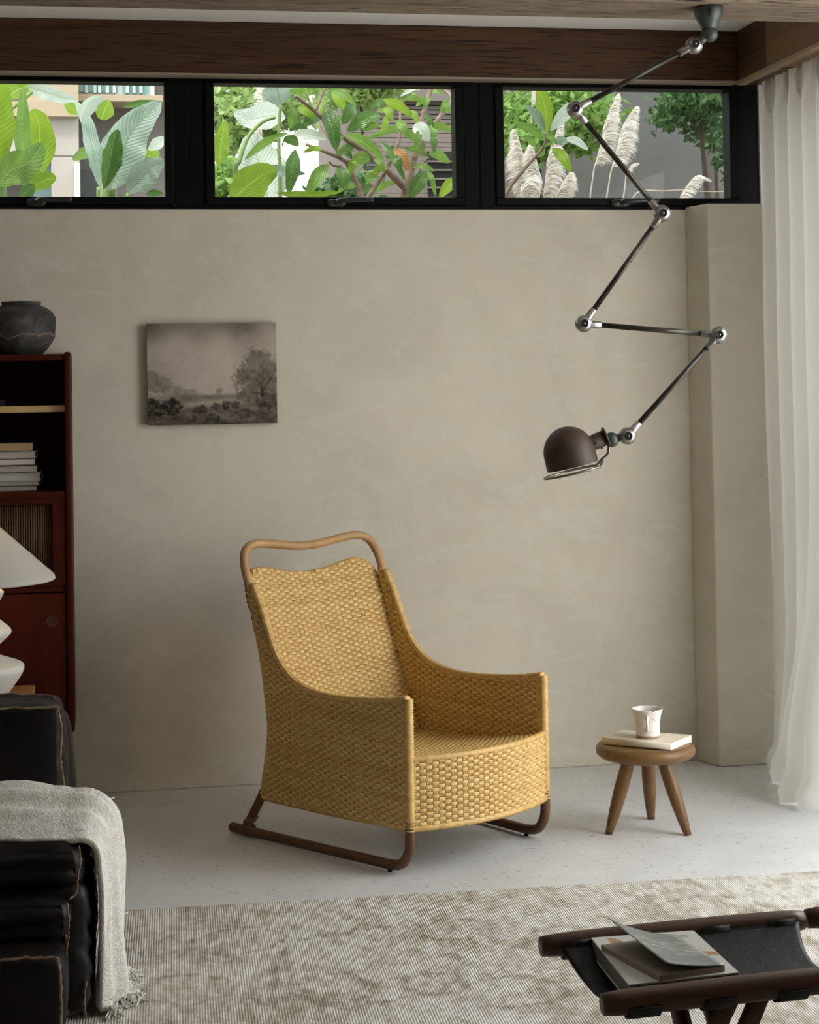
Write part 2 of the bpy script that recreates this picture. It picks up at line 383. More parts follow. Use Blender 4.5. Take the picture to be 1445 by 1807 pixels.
# ------------------------------------------------------------------ rattan armchair
def rattan_mat(name, a, b_, c_):
    m = NT(name); at = m.new('ShaderNodeAttribute', attribute_name='tint'); v = m.coord('Object')
    n = m.noise(v, 55, 4, 0.6)
    f = m.math('ADD', m.math('MULTIPLY', at.outputs['Fac'], 0.6), m.math('MULTIPLY', n, 0.55))
    col = m.ramp(f, [(0.2, a), (0.5, b_), (0.9, c_)])
    col = m.mix(m.ramp(m.noise(v, 130, 2, 0.5), [(0.27, (0.8, 0.8, 0.8)), (0.33, (0, 0, 0))]), col, tuple(x*0.35 for x in a))
    m.set(Base_Color=col, Roughness=0.42); m.bsdf.inputs['Specular IOR Level'].default_value = 0.4
    m.bump(m.noise(v, 420, 2, 0.5), 0.12, 0.002); return m.mat
M_rat = rattan_mat('honey_rattan', (0.42, 0.225, 0.058), (0.68, 0.445, 0.155), (0.82, 0.60, 0.255))
M_core = simple('rattan_core', (0.20, 0.105, 0.036), 0.85)
M_bent = NT('bent_cane_pole'); _v = M_bent.coord('Object')
M_bent.set(Base_Color=M_bent.ramp(M_bent.noise(_v, 14, 4), [(0.3, (0.36, 0.20, 0.075)), (0.7, (0.50, 0.305, 0.125))]), Roughness=0.52); M_bent = M_bent.mat
M_leg = simple('stained_cane_pole', (0.085, 0.037, 0.016), 0.42, col2=(0.14, 0.066, 0.027), scale=16, spec=0.35)
M_wrap = simple('cane_wrapping', (0.16, 0.07, 0.025), 0.5, col2=(0.22, 0.105, 0.04), scale=60)

def intervals(poly, axis, val):
    xs = []; n = len(poly)
    for i in range(n):
        a, c = poly[i], poly[(i+1) % n]; va, vc = a[axis], c[axis]
        if (va > val) != (vc > val): xs.append(a[1-axis] + (c[1-axis]-a[1-axis])*(val-va)/(vc-va))
    xs.sort(); return [(xs[i], xs[i+1]) for i in range(0, len(xs)-1, 2)]

def weave(name, poly, surf, parent, rp=0.0094, sp=0.0190, amp=0.0032, kmat=None, sign=1.0):
    """plain weave over the polygon (u across, v up); surf maps arrays u, v to points and unit normals"""
    V = []; Fq = []; T = []; base = 0
    vs_ = [p[1] for p in poly]; us = [p[0] for p in poly]
    def emit(u, v_, off, tint, sect, along):
        nonlocal base
        n = len(u); K = len(sect); cols = []
        for (d, h) in sect:
            uu, vv = (u, v_+d*(1+0.10*np.clip((off-0.0012)/amp, -1, 1))) if along == 'u' else (u+d, v_)
            P, N = surf(uu, vv); cols.append(P + N*(off+h)[:, None])
        A = np.stack(cols, 1).reshape(-1, 3); V.append(A); T.append(np.full(len(A), tint))
        i = np.arange(n-1)[:, None]*K + np.arange(K-1)[None, :] + base
        q = np.stack([i, i+1, i+K+1, i+K], -1) if along != 'u' else np.stack([i, i+K, i+K+1, i+1], -1)
        q = q.reshape(-1, 4)
        Fq.append(q if sign > 0 else q[:, ::-1]); base += n*K
    k = 0; v0 = min(vs_)+rp*0.5
    S = [(a*rp*0.50, h*0.001) for a, h in ((-1, -1.7), (-0.70, 0.15), (-0.34, -0.55), (0, 0.55), (0.34, -0.55), (0.70, 0.15), (1, -1.7))]
    while v0 + k*rp < max(vs_):
        v_ = v0 + k*rp
        for (a, c) in intervals(poly, 1, v_):
            if c-a < 0.006: continue
            n = max(3, int((c-a)/(sp/5))+1); u = np.linspace(a, c, n)
            off = amp*np.clip(1.9*np.cos(math.pi*(u/sp + k))+0.50, -1, 1) + 0.0012
            emit(u, np.full(n, v_) + rng.normal(0, 0.0003), off, 0.3+0.4*rng.random(), S, 'u')
        k += 1
    j = 0; u0 = math.ceil(min(us)/sp)*sp
    Q = [(-0.0020, -0.0011), (0.0, 0.0006), (0.0020, -0.0011)]
    while u0 + j*sp < max(us):
        uj = u0 + j*sp; jj = round(uj/sp)
        for du in (-0.0042, 0.0, 0.0042):
            for (a, c) in intervals(poly, 0, uj+du):
                if c-a < 0.006: continue
                n = max(3, int(round(2*(c-a)/rp))+1); v_ = np.linspace(a, c, n); kk = (v_-v0)/rp
                off = -0.75*amp*np.cos(math.pi*(jj + kk)) + 0.0002
                emit(np.full(n, uj+du), v_, off, 0.05+0.35*rng.random(), Q, 'v')
        j += 1
    V = np.concatenate(V); Fq = np.concatenate(Fq); T = np.concatenate(T)
    me = bpy.data.meshes.new(name); me.vertices.add(len(V)); me.vertices.foreach_set('co', V.astype(np.float32).ravel())
    me.loops.add(Fq.size); me.loops.foreach_set('vertex_index', Fq.ravel().astype(np.int32)); me.polygons.add(len(Fq))
    me.polygons.foreach_set('loop_start', np.arange(0, Fq.size, 4, dtype=np.int32)); me.polygons.foreach_set('use_smooth', np.ones(len(Fq), bool))
    me.update(calc_edges=True); at = me.attributes.new('tint', 'FLOAT', 'POINT'); at.data.foreach_set('value', T.astype(np.float32))
    me.materials.append(kmat or M_rat); o = bpy.data.objects.new(name, me); C.objects.link(o); o.parent = parent; o['kind'] = 'stuff'; return o

CH_A = math.radians(32.0); _ex = np.array([math.cos(CH_A), math.sin(CH_A), 0]); _ey = np.array([-math.sin(CH_A), math.cos(CH_A), 0])
CH_O = np.array([0.815, 5.056, 0.0]) + 0.29*_ex + 0.33*_ey
chair = thing('rattan_armchair', 'honey woven rattan armchair with bentwood head rail and dark runner legs', 'armchair', tuple(CH_O), CH_A)
ARM = [(-0.405, 0.502), (-0.33, 0.488), (-0.215, 0.474), (-0.10, 0.466), (0.0, 0.467), (0.08, 0.480), (0.145, 0.506), (0.205, 0.560), (0.245, 0.630), (0.285, 0.710), (0.325, 0.775)]
REAR = [(0.348, 0.790), (0.335, 0.745), (0.300, 0.644), (0.275, 0.55), (0.257, 0.461), (0.242, 0.36), (0.245, 0.295), (0.262, 0.21), (0.287, 0.117)]
ARMs = [tuple(p) for p in spline(ARM, 4)]; REARs = [tuple(p) for p in spline(REAR, 4)]
POLY = [(-0.405, 0.140)] + ARMs + REARs + [(-0.05, 0.125)]
POLY = [(float(a), float(c)) for a, c in POLY]
HW = 0.280
for sgn, nm in ((-1, 'side_panel'), (1, 'side_panel')):
    core = MB(); x0, x1 = sgn*HW-0.010, sgn*HW+0.010; n = len(POLY)
    core.add([(x0, y, z) for y, z in POLY] + [(x1, y, z) for y, z in POLY], [tuple(range(n)), tuple(reversed(range(n, 2*n)))] + [(i, i+n, (i+1) % n + n, (i+1) % n) for i in range(n)], flat=True)
    co = core.build(nm, M_core, chair)
    for side in (-1, 1):
        X_ = sgn*HW + side*0.0115
        def surf(u, v, X_=X_, side=side):
            P = np.stack([np.full_like(u, X_), u, v], -1); N = np.zeros_like(P); N[:, 0] = side; return P, N
        weave('weave', POLY, surf, co, sign=float(side))
# backrest
prof = spline([(0.145, 0.262), (0.165, 0.31), (0.232, 0.46), (0.288, 0.60), (0.330, 0.705), (0.352, 0.755), (0.385, 0.835)], 10)
PR = np.array(prof); AL = np.concatenate([[0], np.cumsum(np.hypot(*np.diff(PR, axis=0).T))]); LB = AL[-1]
def back_surf(u, v, side=-1.0, off=0.0):
    vv = np.clip(v, 0, LB); y = np.interp(vv, AL, PR[:, 0]); z = np.interp(vv, AL, PR[:, 1])
    d = 0.03; y2 = np.interp(np.clip(vv+d, 0, LB), AL, PR[:, 0]); y1 = np.interp(np.clip(vv-d, 0, LB), AL, PR[:, 0])
    z2 = np.interp(np.clip(vv+d, 0, LB), AL, PR[:, 1]); z1 = np.interp(np.clip(vv-d, 0, LB), AL, PR[:, 1])
    ty, tz = y2-y1, z2-z1; L = np.hypot(ty, tz)+1e-9; ny, nz = -tz/L, ty/L      # towards the sitter
    bow = 0.024*(1-(u/0.27)**2)*np.clip(vv/0.25, 0, 1) - 0.006*np.exp(-((vv-0.475)/0.012)**2)
    N = np.stack([np.zeros_like(u) + (-u/0.27)*0.17, ny, nz], -1); N /= np.linalg.norm(N, axis=1)[:, None]
    P = np.stack([u, y, z], -1) - np.stack([0*u, ny, nz], -1)*(bow+off)[:, None] if hasattr(off, '__len__') else np.stack([u, y, z], -1) - np.stack([0*u, ny, nz], -1)*(bow+off)[:, None]
    return P, N*(-side)
tp = LB-0.030
BK = [(-0.262, 0.0), (0.262, 0.0), (0.274, 0.25), (0.274, tp-0.075), (0.266, tp-0.025), (0.240, tp+0.008), (0.205, tp+0.020), (0.15, tp+0.014), (0.08, tp), (0.0, tp-0.006), (-0.08, tp), (-0.15, tp+0.014), (-0.205, tp+0.020), (-0.240, tp+0.008), (-0.266, tp-0.025), (-0.274, tp-0.075), (-0.274, 0.25)]
nu, nv = 28, 26; core = MB(); rows = []
for side_off in (0.003, 0.022):
    rows = []
    for i in range(nv+1):
        v = LB*0.985*i/nv; iv = intervals(BK, 1, min(max(v, 0.001), tp-0.008))
        a, c = iv[0][0], iv[-1][1]
        if v > tp-0.008: v = tp-0.008+(v-(tp-0.008))*0.15
        u = np.linspace(a, c, nu+1); P, _ = back_surf(u, np.full(nu+1, v), off=side_off); rows.append([tuple(p) for p in P])
    if side_off > 0.01: rows = rows[::-1]
    core.grid(rows)
co = core.build('backrest', M_core, chair)
weave('weave', BK, lambda u, v: back_surf(u, v), co, sign=1.0)
weave('weave', BK, lambda u, v: back_surf(u, v, side=1.0, off=0.025), co, sign=-1.0)
def wrapped(name, pts, r, m, pitch=0.0075, depth=0.10, parent=chair, seg=9):
    """a pole bound round and round with cane: rings modelled along its length"""
    P = [np.array(p, float) for p in pts]; d = [0.0]
    for i in range(1, len(P)): d.append(d[-1]+float(np.linalg.norm(P[i]-P[i-1])))
    n = int(d[-1]/(pitch/2)); A = np.array(P); s_ = np.linspace(0, d[-1], n)
    Q = np.stack([np.interp(s_, d, A[:, k]) for k in range(3)], -1)
    b = MB(); b.tube(Q, [r*(1+(depth+0.10)*(1 if i % 2 else -1)*0.5 + 0.03*ns(i*0.3, r*50, 2)) for i in range(n)], seg)
    o = b.build(name, m, parent); me = o.data; at = me.attributes.new('tint', 'FLOAT', 'POINT')
    at.data.foreach_set('value', np.repeat(np.clip(0.28+0.3*np.array([ns(i*0.25, 3.1, 0) for i in range(n)]), 0, 1), seg).astype(np.float32)); return o
top_edge = spline([(u*0.997, *back_surf(np.array([u]), np.array([v-0.001]), off=0.010)[0][0][1:]) for u, v in BK[3:15]], 6)
wrapped('top_binding', top_edge, 0.0105, M_rat)
for sgn in (-1, 1):
    wrapped('arm_binding', [(sgn*HW, y, z+0.002) for y, z in ARMs], 0.0135, M_rat, pitch=0.0085, depth=0.10)
    for dx in (-0.006, 0.004):
        bb = MB(); bb.tube([(sgn*HW+dx, y-0.004, z+0.0125) for y, z in ARMs[4:]], 0.0035, 6); o = bb.build('arm_strand', M_rat, chair)
        at = o.data.attributes.new('tint', 'FLOAT', 'POINT'); at.data.foreach_set('value', np.full(len(o.data.vertices), 0.45, np.float32))
    wrapped('front_post', [(sgn*HW, -0.405, z) for z in np.linspace(0.128, 0.506, 12)], 0.0150, M_rat, pitch=0.0085)
    wrapped('rear_post', [(sgn*HW, y-0.002, z) for y, z in REARs], 0.0150, M_rat, pitch=0.0085)
    wrapped('bottom_binding', [(sgn*HW, -0.40, 0.140), (sgn*HW, -0.05, 0.125), (sgn*HW, 0.285, 0.118)], 0.0115, M_rat, pitch=0.0085)
    # runner with the front leg bent up from it, rear leg, lashing and glide
    xr = sgn*HW
    rl = spline([(xr, -0.404, 0.16), (xr, -0.404, 0.105), (xr*1.0, -0.398, 0.068), (xr*1.005, -0.372, 0.034), (xr*1.01, -0.325, 0.0215), (xr*1.04, -0.20, 0.0195), (xr*1.13, 0.12, 0.0180), (xr*1.205, 0.345, 0.0190), (xr*1.215, 0.372, 0.0192)], 6)
    q = MB(); q.tube(rl, 0.0150, 14); run = q.build('runner', M_leg, chair)
    q = MB(); q.lathe([(0.0004, 0), (0.007, 0), (0.007, 0.010), (0.0004, 0.010)], 10, Matrix.Translation((xr*1.012, -0.318, 0.0))); q.build('glide', M_black, run)
    q = MB(); q.tube(spline([(xr, 0.285, 0.135), (xr*1.04, 0.297, 0.10), (xr*1.155, 0.318, 0.028)], 5), 0.0145, 12); q.build('rear_leg', M_leg, chair)
    q = MB()
    for k in range(5):
        c = Vector((xr*1.150, 0.296+0.008*k, 0.0195)); pts = [c + Vector((0.0185*math.cos(a), 0.003*math.sin(a*2), 0.019*math.sin(a))) for a in np.linspace(0, 2*math.pi, 15)[:-1]]
        q.tube(pts, 0.0024, 5, closed=True)
    for k in range(4):
        c = Vector((xr*(1.135-0.012*k), 0.314-0.002*k, 0.042+0.0045*k)); pts = [c + Vector((0.018*math.cos(a), 0.018*math.sin(a), 0)) for a in np.linspace(0, 2*math.pi, 15)[:-1]]
        q.tube(pts, 0.0024, 5, closed=True)
    q.build('lashing', M_wrap, chair)
# bent head rail
hp = spline([(-0.280, 0.322, 0.735), (-0.283, 0.346, 0.79), (-0.281, 0.368, 0.842), (-0.262, 0.388, 0.884), (-0.220, 0.398, 0.902), (-0.15, 0.400, 0.898), (-0.06, 0.400, 0.886), (0.0, 0.400, 0.883), (0.06, 0.400, 0.886), (0.15, 0.400, 0.898), (0.220, 0.398, 0.902), (0.262, 0.388, 0.884), (0.281, 0.368, 0.842), (0.283, 0.346, 0.79), (0.280, 0.322, 0.735)], 7)
q = MB(); q.tube(hp, 0.0140, 16); q.build('head_rail', M_bent, chair)
# seat and apron
def front_y(x): return -0.405 - 0.062*(1-(x/0.28)**2)
def seat_surf(u, v):     # u across, v from the back (0) to the front (1 m scaled)
    fy = -0.405 - 0.062*(1-(u/0.28)**2); t = v/0.55
    y = 0.150 + (fy-0.150)*t; z = 0.266 + 0.062*np.clip(t, 0, 1.02) - 0.012*np.sin(math.pi*np.clip(t, 0, 1))
    P = np.stack([u, y, z], -1); N = np.zeros_like(P); N[:, 2] = 1; return P, N
core = MB()
for dz, rev in ((-0.003, False), (-0.026, True)):
    rows = []
    for i in range(13):
        u = np.linspace(-0.272, 0.272, 15); P, _ = seat_surf(u, np.full(15, 0.55*i/12)); P[:, 2] += dz; rows.append([tuple(p) for p in P])
    core.grid(rows if rev else rows[::-1])
co = core.build('seat', M_core, chair)
weave('weave', [(-0.27, 0), (0.27, 0), (0.27, 0.549), (-0.27, 0.549)], seat_surf, co, rp=0.0095, sp=0.017, amp=0.0042, sign=-1.0)
def apron_surf(u, v, s=1.0, off=0.0):
    y = -0.405 - 0.062*(1-(u/0.28)**2) - 0.004; dy = 2*0.062*u/0.28**2
    N = np.stack([dy, -np.ones_like(u), np.zeros_like(u)], -1); N /= np.linalg.norm(N, axis=1)[:, None]
    return np.stack([u, y, v], -1) + N*off, N*s
AP = [(-0.275, 0.140), (-0.14, 0.136), (0.14, 0.134), (0.275, 0.136), (0.275, 0.329), (-0.275, 0.329)]
core = MB()
for off, rev in ((-0.003, False), (-0.020, True)):
    rows = []
    for i in range(6):
        u = np.linspace(-0.276, 0.276, 21); P, _ = apron_surf(u, np.full(21, 0.137+0.190*i/5), off=off); rows.append([tuple(p) for p in P])
    core.grid(rows[::-1] if rev else rows)
co = core.build('apron', M_core, chair)
weave('weave', AP, apron_surf, co, rp=0.0094, sp=0.0190, amp=0.0034, sign=1.0)
for z, nm in ((0.331, 'seat_binding'), (0.134, 'apron_binding')):
    wrapped(nm, [(x, front_y(x)-0.001, z-0.002*(x/0.28)) for x in np.linspace(-0.277, 0.277, 40)], 0.0095, M_rat, pitch=0.008, depth=0.16)

# ------------------------------------------------------------------ three-legged stool, book, cup
M_stool = wood('oiled_stool_wood', (0.115, 0.058, 0.020), (0.225, 0.125, 0.045), 'x', 1.3, 0.32, pores=False, ring=20)
M_stoolleg = wood('oiled_leg_wood', (0.10, 0.05, 0.018), (0.205, 0.112, 0.040), 'z', 1.3, 0.34, pores=False, ring=26)
SC = np.array([1.671, 5.325, 0.0])
stool = thing('three_legged_stool', 'low round wooden stool with three tapered splayed legs beside the rattan armchair', 'stool', tuple(SC))
q = MB(); R_ = 0.1555
q.lathe([(0.0005, 0.228), (0.09, 0.228), (0.122, 0.230), (0.142, 0.236), (0.153, 0.246), (R_, 0.256), (0.153, 0.266), (0.146, 0.2735), (0.135, 0.2765), (0.10, 0.2750), (0.05, 0.2735), (0.0005, 0.273)], 56); q.build('seat', M_stool, stool)
for f_ in ((1072, 1472), (1149, 1444), (1216, 1474)):
    p = atZ(f_, 0)-SC; d = p.copy(); a = d*0.40; a[2] = 0.236
    q = MB(); pts = [a + (np.array([d[0]*0.97, d[1]*0.97, 0.0])-a)*t for t in np.linspace(0, 1, 10)]
    q.tube(pts, [0.019, 0.0205, 0.0215, 0.022, 0.0215, 0.0205, 0.019, 0.017, 0.0145, 0.0118], 18)
    for i, vv in enumerate(q.v):
        if vv[2] < 0.0: q.v[i] = (vv[0], vv[1], 0.0)
    q.build('leg', M_stoolleg, stool)
M_paper = simple('page_block', (0.74, 0.71, 0.64), 0.8, col2=(0.66, 0.62, 0.54), scale=8, stretch=(1, 1, 60))
M_cream = simple('cream_cover', (0.74, 0.66, 0.53), 0.55)
M_kraft = simple('tan_cover', (0.42, 0.31, 0.19), 0.6)
def soft_book(name, corners, z0, h, cov, label, cat='book', group=None, spine=None):
    """paperback with a rounded spine edge: cover boards, page block; corners a,b,c,d in order, spine on edge d-a"""
    a, b_, c, d = [np.array([p[0], p[1], 0.0]) for p in corners]; ctr = (a+b_+c+d)/4
    o = thing(name, label, cat, (ctr[0], ctr[1], z0), 0, group)
    def slab(nm, zz0, zz1, inset, mt, extra=0.0):
        P = [p-ctr for p in (a, b_, c, d)]; P = [p*(1-inset) for p in P]
        m_ = MB(); m_.hexa([(p[0], p[1], zz0) for p in P] + [(p[0], p[1], zz1) for p in P]); return m_.build(nm, mt, o, bevel=0.0008)
    slab('pages', 0.0012, h-0.0012, 0.012, M_paper); slab('cover', 0.0, 0.0012, 0, cov); slab('cover', h-0.0012, h, 0, cov)
    P = [p-ctr for p in (a, b_, c, d)]
    n = (P[3]-P[0]); nrm = np.array([n[1], -n[0], 0]); nrm /= np.linalg.norm(nrm)
    if nrm @ ((P[0]+P[3])/2) < 0: nrm = -nrm
    rows = []
    for k in range(7):
        t = k/6*math.pi; off = 0.0035*math.sin(t)
        rows.append([tuple(P[0]+nrm*off+np.array([0, 0, h*(1-math.cos(t))/2])), tuple(P[3]+nrm*off+np.array([0, 0, h*(1-math.cos(t))/2]))])
    m_ = MB(); m_.grid(rows); m_.build('spine', cov, o, solid=0.0008)
    return o
bz_ = 0.2768; bh = 0.021
cs = [atZ(p, bz_+bh) for p in ((1184, 1312), (1221, 1297), (1098, 1288), (1062, 1301))]
soft_book('paperback_book', [cs[0], cs[1], cs[2], cs[3]], bz_, bh, M_cream, 'cream paperback book lying on the round stool under the cup')
CP = atZ((1143, 1301), bz_+bh); CP[2] = bz_+bh
def cup_mat():
    m = NT('speckled_stoneware'); v = m.coord('Object'); sep = m.new('ShaderNodeSeparateXYZ'); m.link(v, sep.inputs[0])
    base = m.mix(m.ramp(m.noise(v, 120, 2, 0.5), [(0.28, (1, 1, 1)), (0.34, (0, 0, 0))]), (0.74, 0.71, 0.66), (0.22, 0.17, 0.12))
    zz = m.math('ADD', sep.outputs[2], m.math('MULTIPLY', m.noise(v, 40, 3), 0.012))
    rim = m.ramp(m.math('MULTIPLY', zz, 10.0), [(0.945, (0, 0, 0)), (0.975, (0.8, 0.8, 0.8))]); foot_ = m.ramp(m.math('MULTIPLY', zz, 10.0), [(0.13, (1, 1, 1)), (0.17, (0, 0, 0))])
    col = m.mix(rim, base, (0.36, 0.23, 0.11)); col = m.mix(foot_, col, (0.36, 0.25, 0.14))
    m.set(Base_Color=col, Roughness=0.25); return m.mat
M_cup = cup_mat()
cup = thing('coffee_cup', 'small flared speckled white stoneware cup on the cream book', 'cup', tuple(CP))
q = MB(); q.lathe([(0.0005, 0.0), (0.0345, 0.0), (0.0365, 0.003), (0.0372, 0.012), (0.0378, 0.03), (0.0392, 0.050), (0.0418, 0.068), (0.0462, 0.083), (0.0492, 0.0895), (0.0488, 0.0905), (0.0466, 0.0890), (0.0425, 0.077), (0.0388, 0.062), (0.0360, 0.045), (0.0345, 0.012), (0.0300, 0.006), (0.0005, 0.006)], 40); q.build('body', M_cup, cup)
q = MB(); q.lathe([(0.0005, 0.066), (0.0395, 0.066)], 32); q.build('coffee', simple('black_coffee', (0.012, 0.006, 0.003), 0.08), cup)
toc = np.array([-CP[0]-0.1, -CP[1], 0]); toc /= np.linalg.norm(toc); sd_ = np.array([toc[1], -toc[0], 0])
q = MB(); hpts = spline([toc*0.0385+np.array([0, 0, 0.066]), toc*0.052+np.array([0, 0, 0.070]), toc*0.066+np.array([0, 0, 0.060]), toc*0.067+np.array([0, 0, 0.044]), toc*0.056+np.array([0, 0, 0.033]), toc*0.0375+np.array([0, 0, 0.030])], 6)
q.tube(hpts, 0.0062, 10, flatten=0.75); q.build('handle', M_cup, cup)

# ------------------------------------------------------------------ landscape painting
W_, H_ = 0.455, 0.358
pl0 = atY((261, 750), WY-0.026); pl1 = atY((489.5, 748), WY-0.026); ztop = atY((374, 570), WY-0.026)[2]
px0, px1, pz0, pz1 = pl0[0], pl1[0], (pl0[2]+pl1[2])/2, ztop
pic = thing('landscape_painting', 'small unframed sepia canvas of a misty meadow and tree on the plaster wall', 'painting', ((px0+px1)/2, WY, (pz0+pz1)/2))
w2, h2 = (px1-px0)/2, (pz1-pz0)/2
q = MB(); q.box(-w2, w2, -0.0255, -0.003, -h2, h2); q.build('stretcher', simple('raw_canvas_edge', (0.17, 0.14, 0.11), 0.85), pic, bevel=0.003)
NXp, NZp = 300, 236
xs = np.linspace(0, 1, NXp); ys_ = np.linspace(0, 1, NZp); XX, ZZ = np.meshgrid(xs, ys_, indexing='ij')       # ZZ = 0 bottom
def fbm(sx, sz, oct_=5, seed=0, pers=0.55):
    out = np.zeros_like(XX); amp = 1.0; tot = 0
    for o_ in range(oct_):
        r2 = np.random.default_rng(seed+o_); nx, nz = max(2, int(sx*2**o_)+2), max(2, int(sz*2**o_)+2); G = r2.random((nx, nz))
        gx = XX*(nx-1.001); gz = ZZ*(nz-1.001); ix = gx.astype(int); iz = gz.astype(int); fx = gx-ix; fz = gz-iz; fx = fx*fx*(3-2*fx); fz = fz*fz*(3-2*fz)
        out += amp*((G[ix, iz]*(1-fx)+G[ix+1, iz]*fx)*(1-fz)+(G[ix, iz+1]*(1-fx)+G[ix+1, iz+1]*fx)*fz); tot += amp; amp *= pers
    return out/tot
def S(a, c, x): t = np.clip((x-a)/(c-a), 0, 1); return t*t*(3-2*t)
val = 0.50 + 0.13*(fbm(3, 3, 5, 1)-0.5)*2                                # sky
val -= 0.20*S(0.72, 1.05, ZZ+0.25*(fbm(4, 3, 5, 9)-0.5))*(0.75+0.5*fbm(3, 2, 4, 3)); val += 0.10*np.exp(-(((XX-0.55)/0.25)**2+((ZZ-0.52)/0.22)**2))
val -= 0.10*S(0.25, 0.0, XX)*S(0.3, 0.8, ZZ)
hor = 0.30 + 0.03*(fbm(6, 1, 3, 22)-0.5)
g_ = S(0.02, -0.03, ZZ-hor); grass = 0.27 - 0.12*S(0.28, 0.0, ZZ) + 0.20*(fbm(9, 14, 6, 31, 0.7)-0.5)*2*0.8
val = val*(1-g_) + grass*g_
pond = np.exp(-(((XX-0.50-0.4*(ZZ-0.22))/0.20)**4 + ((ZZ-0.215-0.10*(XX-0.5))/0.030)**2)); val = val*(1-0.85*pond) + 0.45*0.85*pond
def shrub(cx, cz, rx, rz, dark, seed, k=0.55):
    global val
    n = fbm(30, 26, 5, seed, 0.75); d = ((XX-cx)/rx)**2 + ((ZZ-cz)/rz)**2
    m_ = S(1.15, 0.45, d + (n-0.5)*2.2); val = val*(1-k*m_) + np.maximum(0.03, dark*0.85+0.34*(n-0.5))*k*m_
for (cx, cz, rx, rz, dk, k) in ((0.03, 0.42, 0.08, 0.12, 0.20, 0.6), (0.11, 0.39, 0.08, 0.10, 0.22, 0.55), (0.18, 0.34, 0.08, 0.07, 0.24, 0.5), (0.25, 0.33, 0.05, 0.06, 0.24, 0.5), (0.33, 0.31, 0.05, 0.045, 0.27, 0.5), (0.55, 0.33, 0.032, 0.04, 0.24, 0.6),
                                 (0.05, 0.17, 0.10, 0.09, 0.09, 0.9), (0.18, 0.18, 0.08, 0.09, 0.09, 0.9), (0.40, 0.15, 0.08, 0.045, 0.11, 0.8), (0.53, 0.17, 0.05, 0.04, 0.12, 0.8), (0.60, 0.19, 0.035, 0.05, 0.09, 0.9), (0.67, 0.19, 0.04, 0.035, 0.12, 0.8), (0.45, 0.06, 0.12, 0.05, 0.10, 0.7), (0.78, 0.10, 0.14, 0.05, 0.12, 0.7), (0.93, 0.22, 0.10, 0.10, 0.13, 0.8),
                                 (0.86, 0.52, 0.20, 0.22, 0.20, 0.62), (0.76, 0.42, 0.11, 0.14, 0.21, 0.6), (0.93, 0.42, 0.12, 0.17, 0.19, 0.6), (0.86, 0.64, 0.10, 0.10, 0.24, 0.5), (0.78, 0.28, 0.12, 0.06, 0.16, 0.6)):
    shrub(cx, cz, rx, rz, dk, int(cx*997+cz*131), k)
def stroke(p0, p1, w, dark):
    global val
    dx, dz = p1[0]-p0[0], p1[1]-p0[1]; L2 = dx*dx+dz*dz; t = np.clip(((XX-p0[0])*dx+(ZZ-p0[1])*dz)/L2, 0, 1)
    d = np.hypot(XX-p0[0]-t*dx, (ZZ-p0[1]-t*dz)*0.8); m_ = S(w*1.6, w*0.5, d); val = val*(1-m_) + dark*m_
for p0, p1, w, dk in (((0.885, 0.27), (0.885, 0.36), 0.008, 0.06), ((0.885, 0.30), (0.80, 0.30), 0.004, 0.10), ((0.885, 0.33), (0.96, 0.45), 0.005, 0.10), ((0.885, 0.34), (0.83, 0.46), 0.004, 0.13), ((0.89, 0.36), (0.90, 0.55), 0.004, 0.15), ((0.83, 0.46), (0.78, 0.50), 0.003, 0.30), ((0.90, 0.55), (0.93, 0.66), 0.003, 0.32), ((0.87, 0.5), (0.84, 0.64), 0.003, 0.32), ((0.96, 0.45), (0.99, 0.55), 0.003, 0.16)):
    stroke(p0, p1, w, dk)
# signature in the lower right corner, two short lines of dark strokes as far as the photograph resolves them
for row, sig in ((0.050, ((0.925, 'w'), (0.945, '.'), (0.958, 'l'))), (0.027, ((0.925, 'u'), (0.940, 'i'), (0.950, 'n'), (0.966, 'l'), (0.972, 'l')))):
    for sx, ch in sig:
        h_ = {'l': 0.012, '.': 0.003, 'i': 0.009}.get(ch, 0.007)
        stroke((sx, row-h_*0.6), (sx+0.001, row+h_*0.6), 0.0022, 0.045)
        if ch in 'wun': stroke((sx, row-h_*0.5), (sx+0.008, row-h_*0.4 if ch != 'n' else row+h_*0.5), 0.0020, 0.045); stroke((sx+0.008, row-h_*0.5), (sx+0.008, row+h_*0.5), 0.0020, 0.045)
val *= 0.94+0.12*fbm(120, 100, 2, 77)
val = np.clip((val-0.03)*0.92, 0.024, 0.56)
q = MB(); q.grid([[(-w2+2*w2*i/(NXp-1), -0.0262, -h2+2*h2*j/(NZp-1)) for j in range(NZp)] for i in range(NXp)])
def paint_mat():
    m = NT('sepia_oil_paint'); at = m.new('ShaderNodeVertexColor', layer_name='paint'); m.set(Base_Color=at.outputs[0], Roughness=0.8); m.bsdf.inputs['Specular IOR Level'].default_value = 0.08
    m.bump(m.noise(m.coord('Object'), 700, 1), 0.12, 0.001); return m.mat
pf = q.build('painted_face', paint_mat(), pic)
ca = pf.data.color_attributes.new('paint', 'FLOAT_COLOR', 'POINT'); t_ = np.clip((val-0.05)/0.5, 0, 1)
colr = np.stack([val*1.04, val*(0.86+0.06*t_), val*(0.68+0.10*t_), np.ones_like(val)], -1).reshape(-1, 4)
ca.data.foreach_set('color', colr.astype(np.float32).ravel())

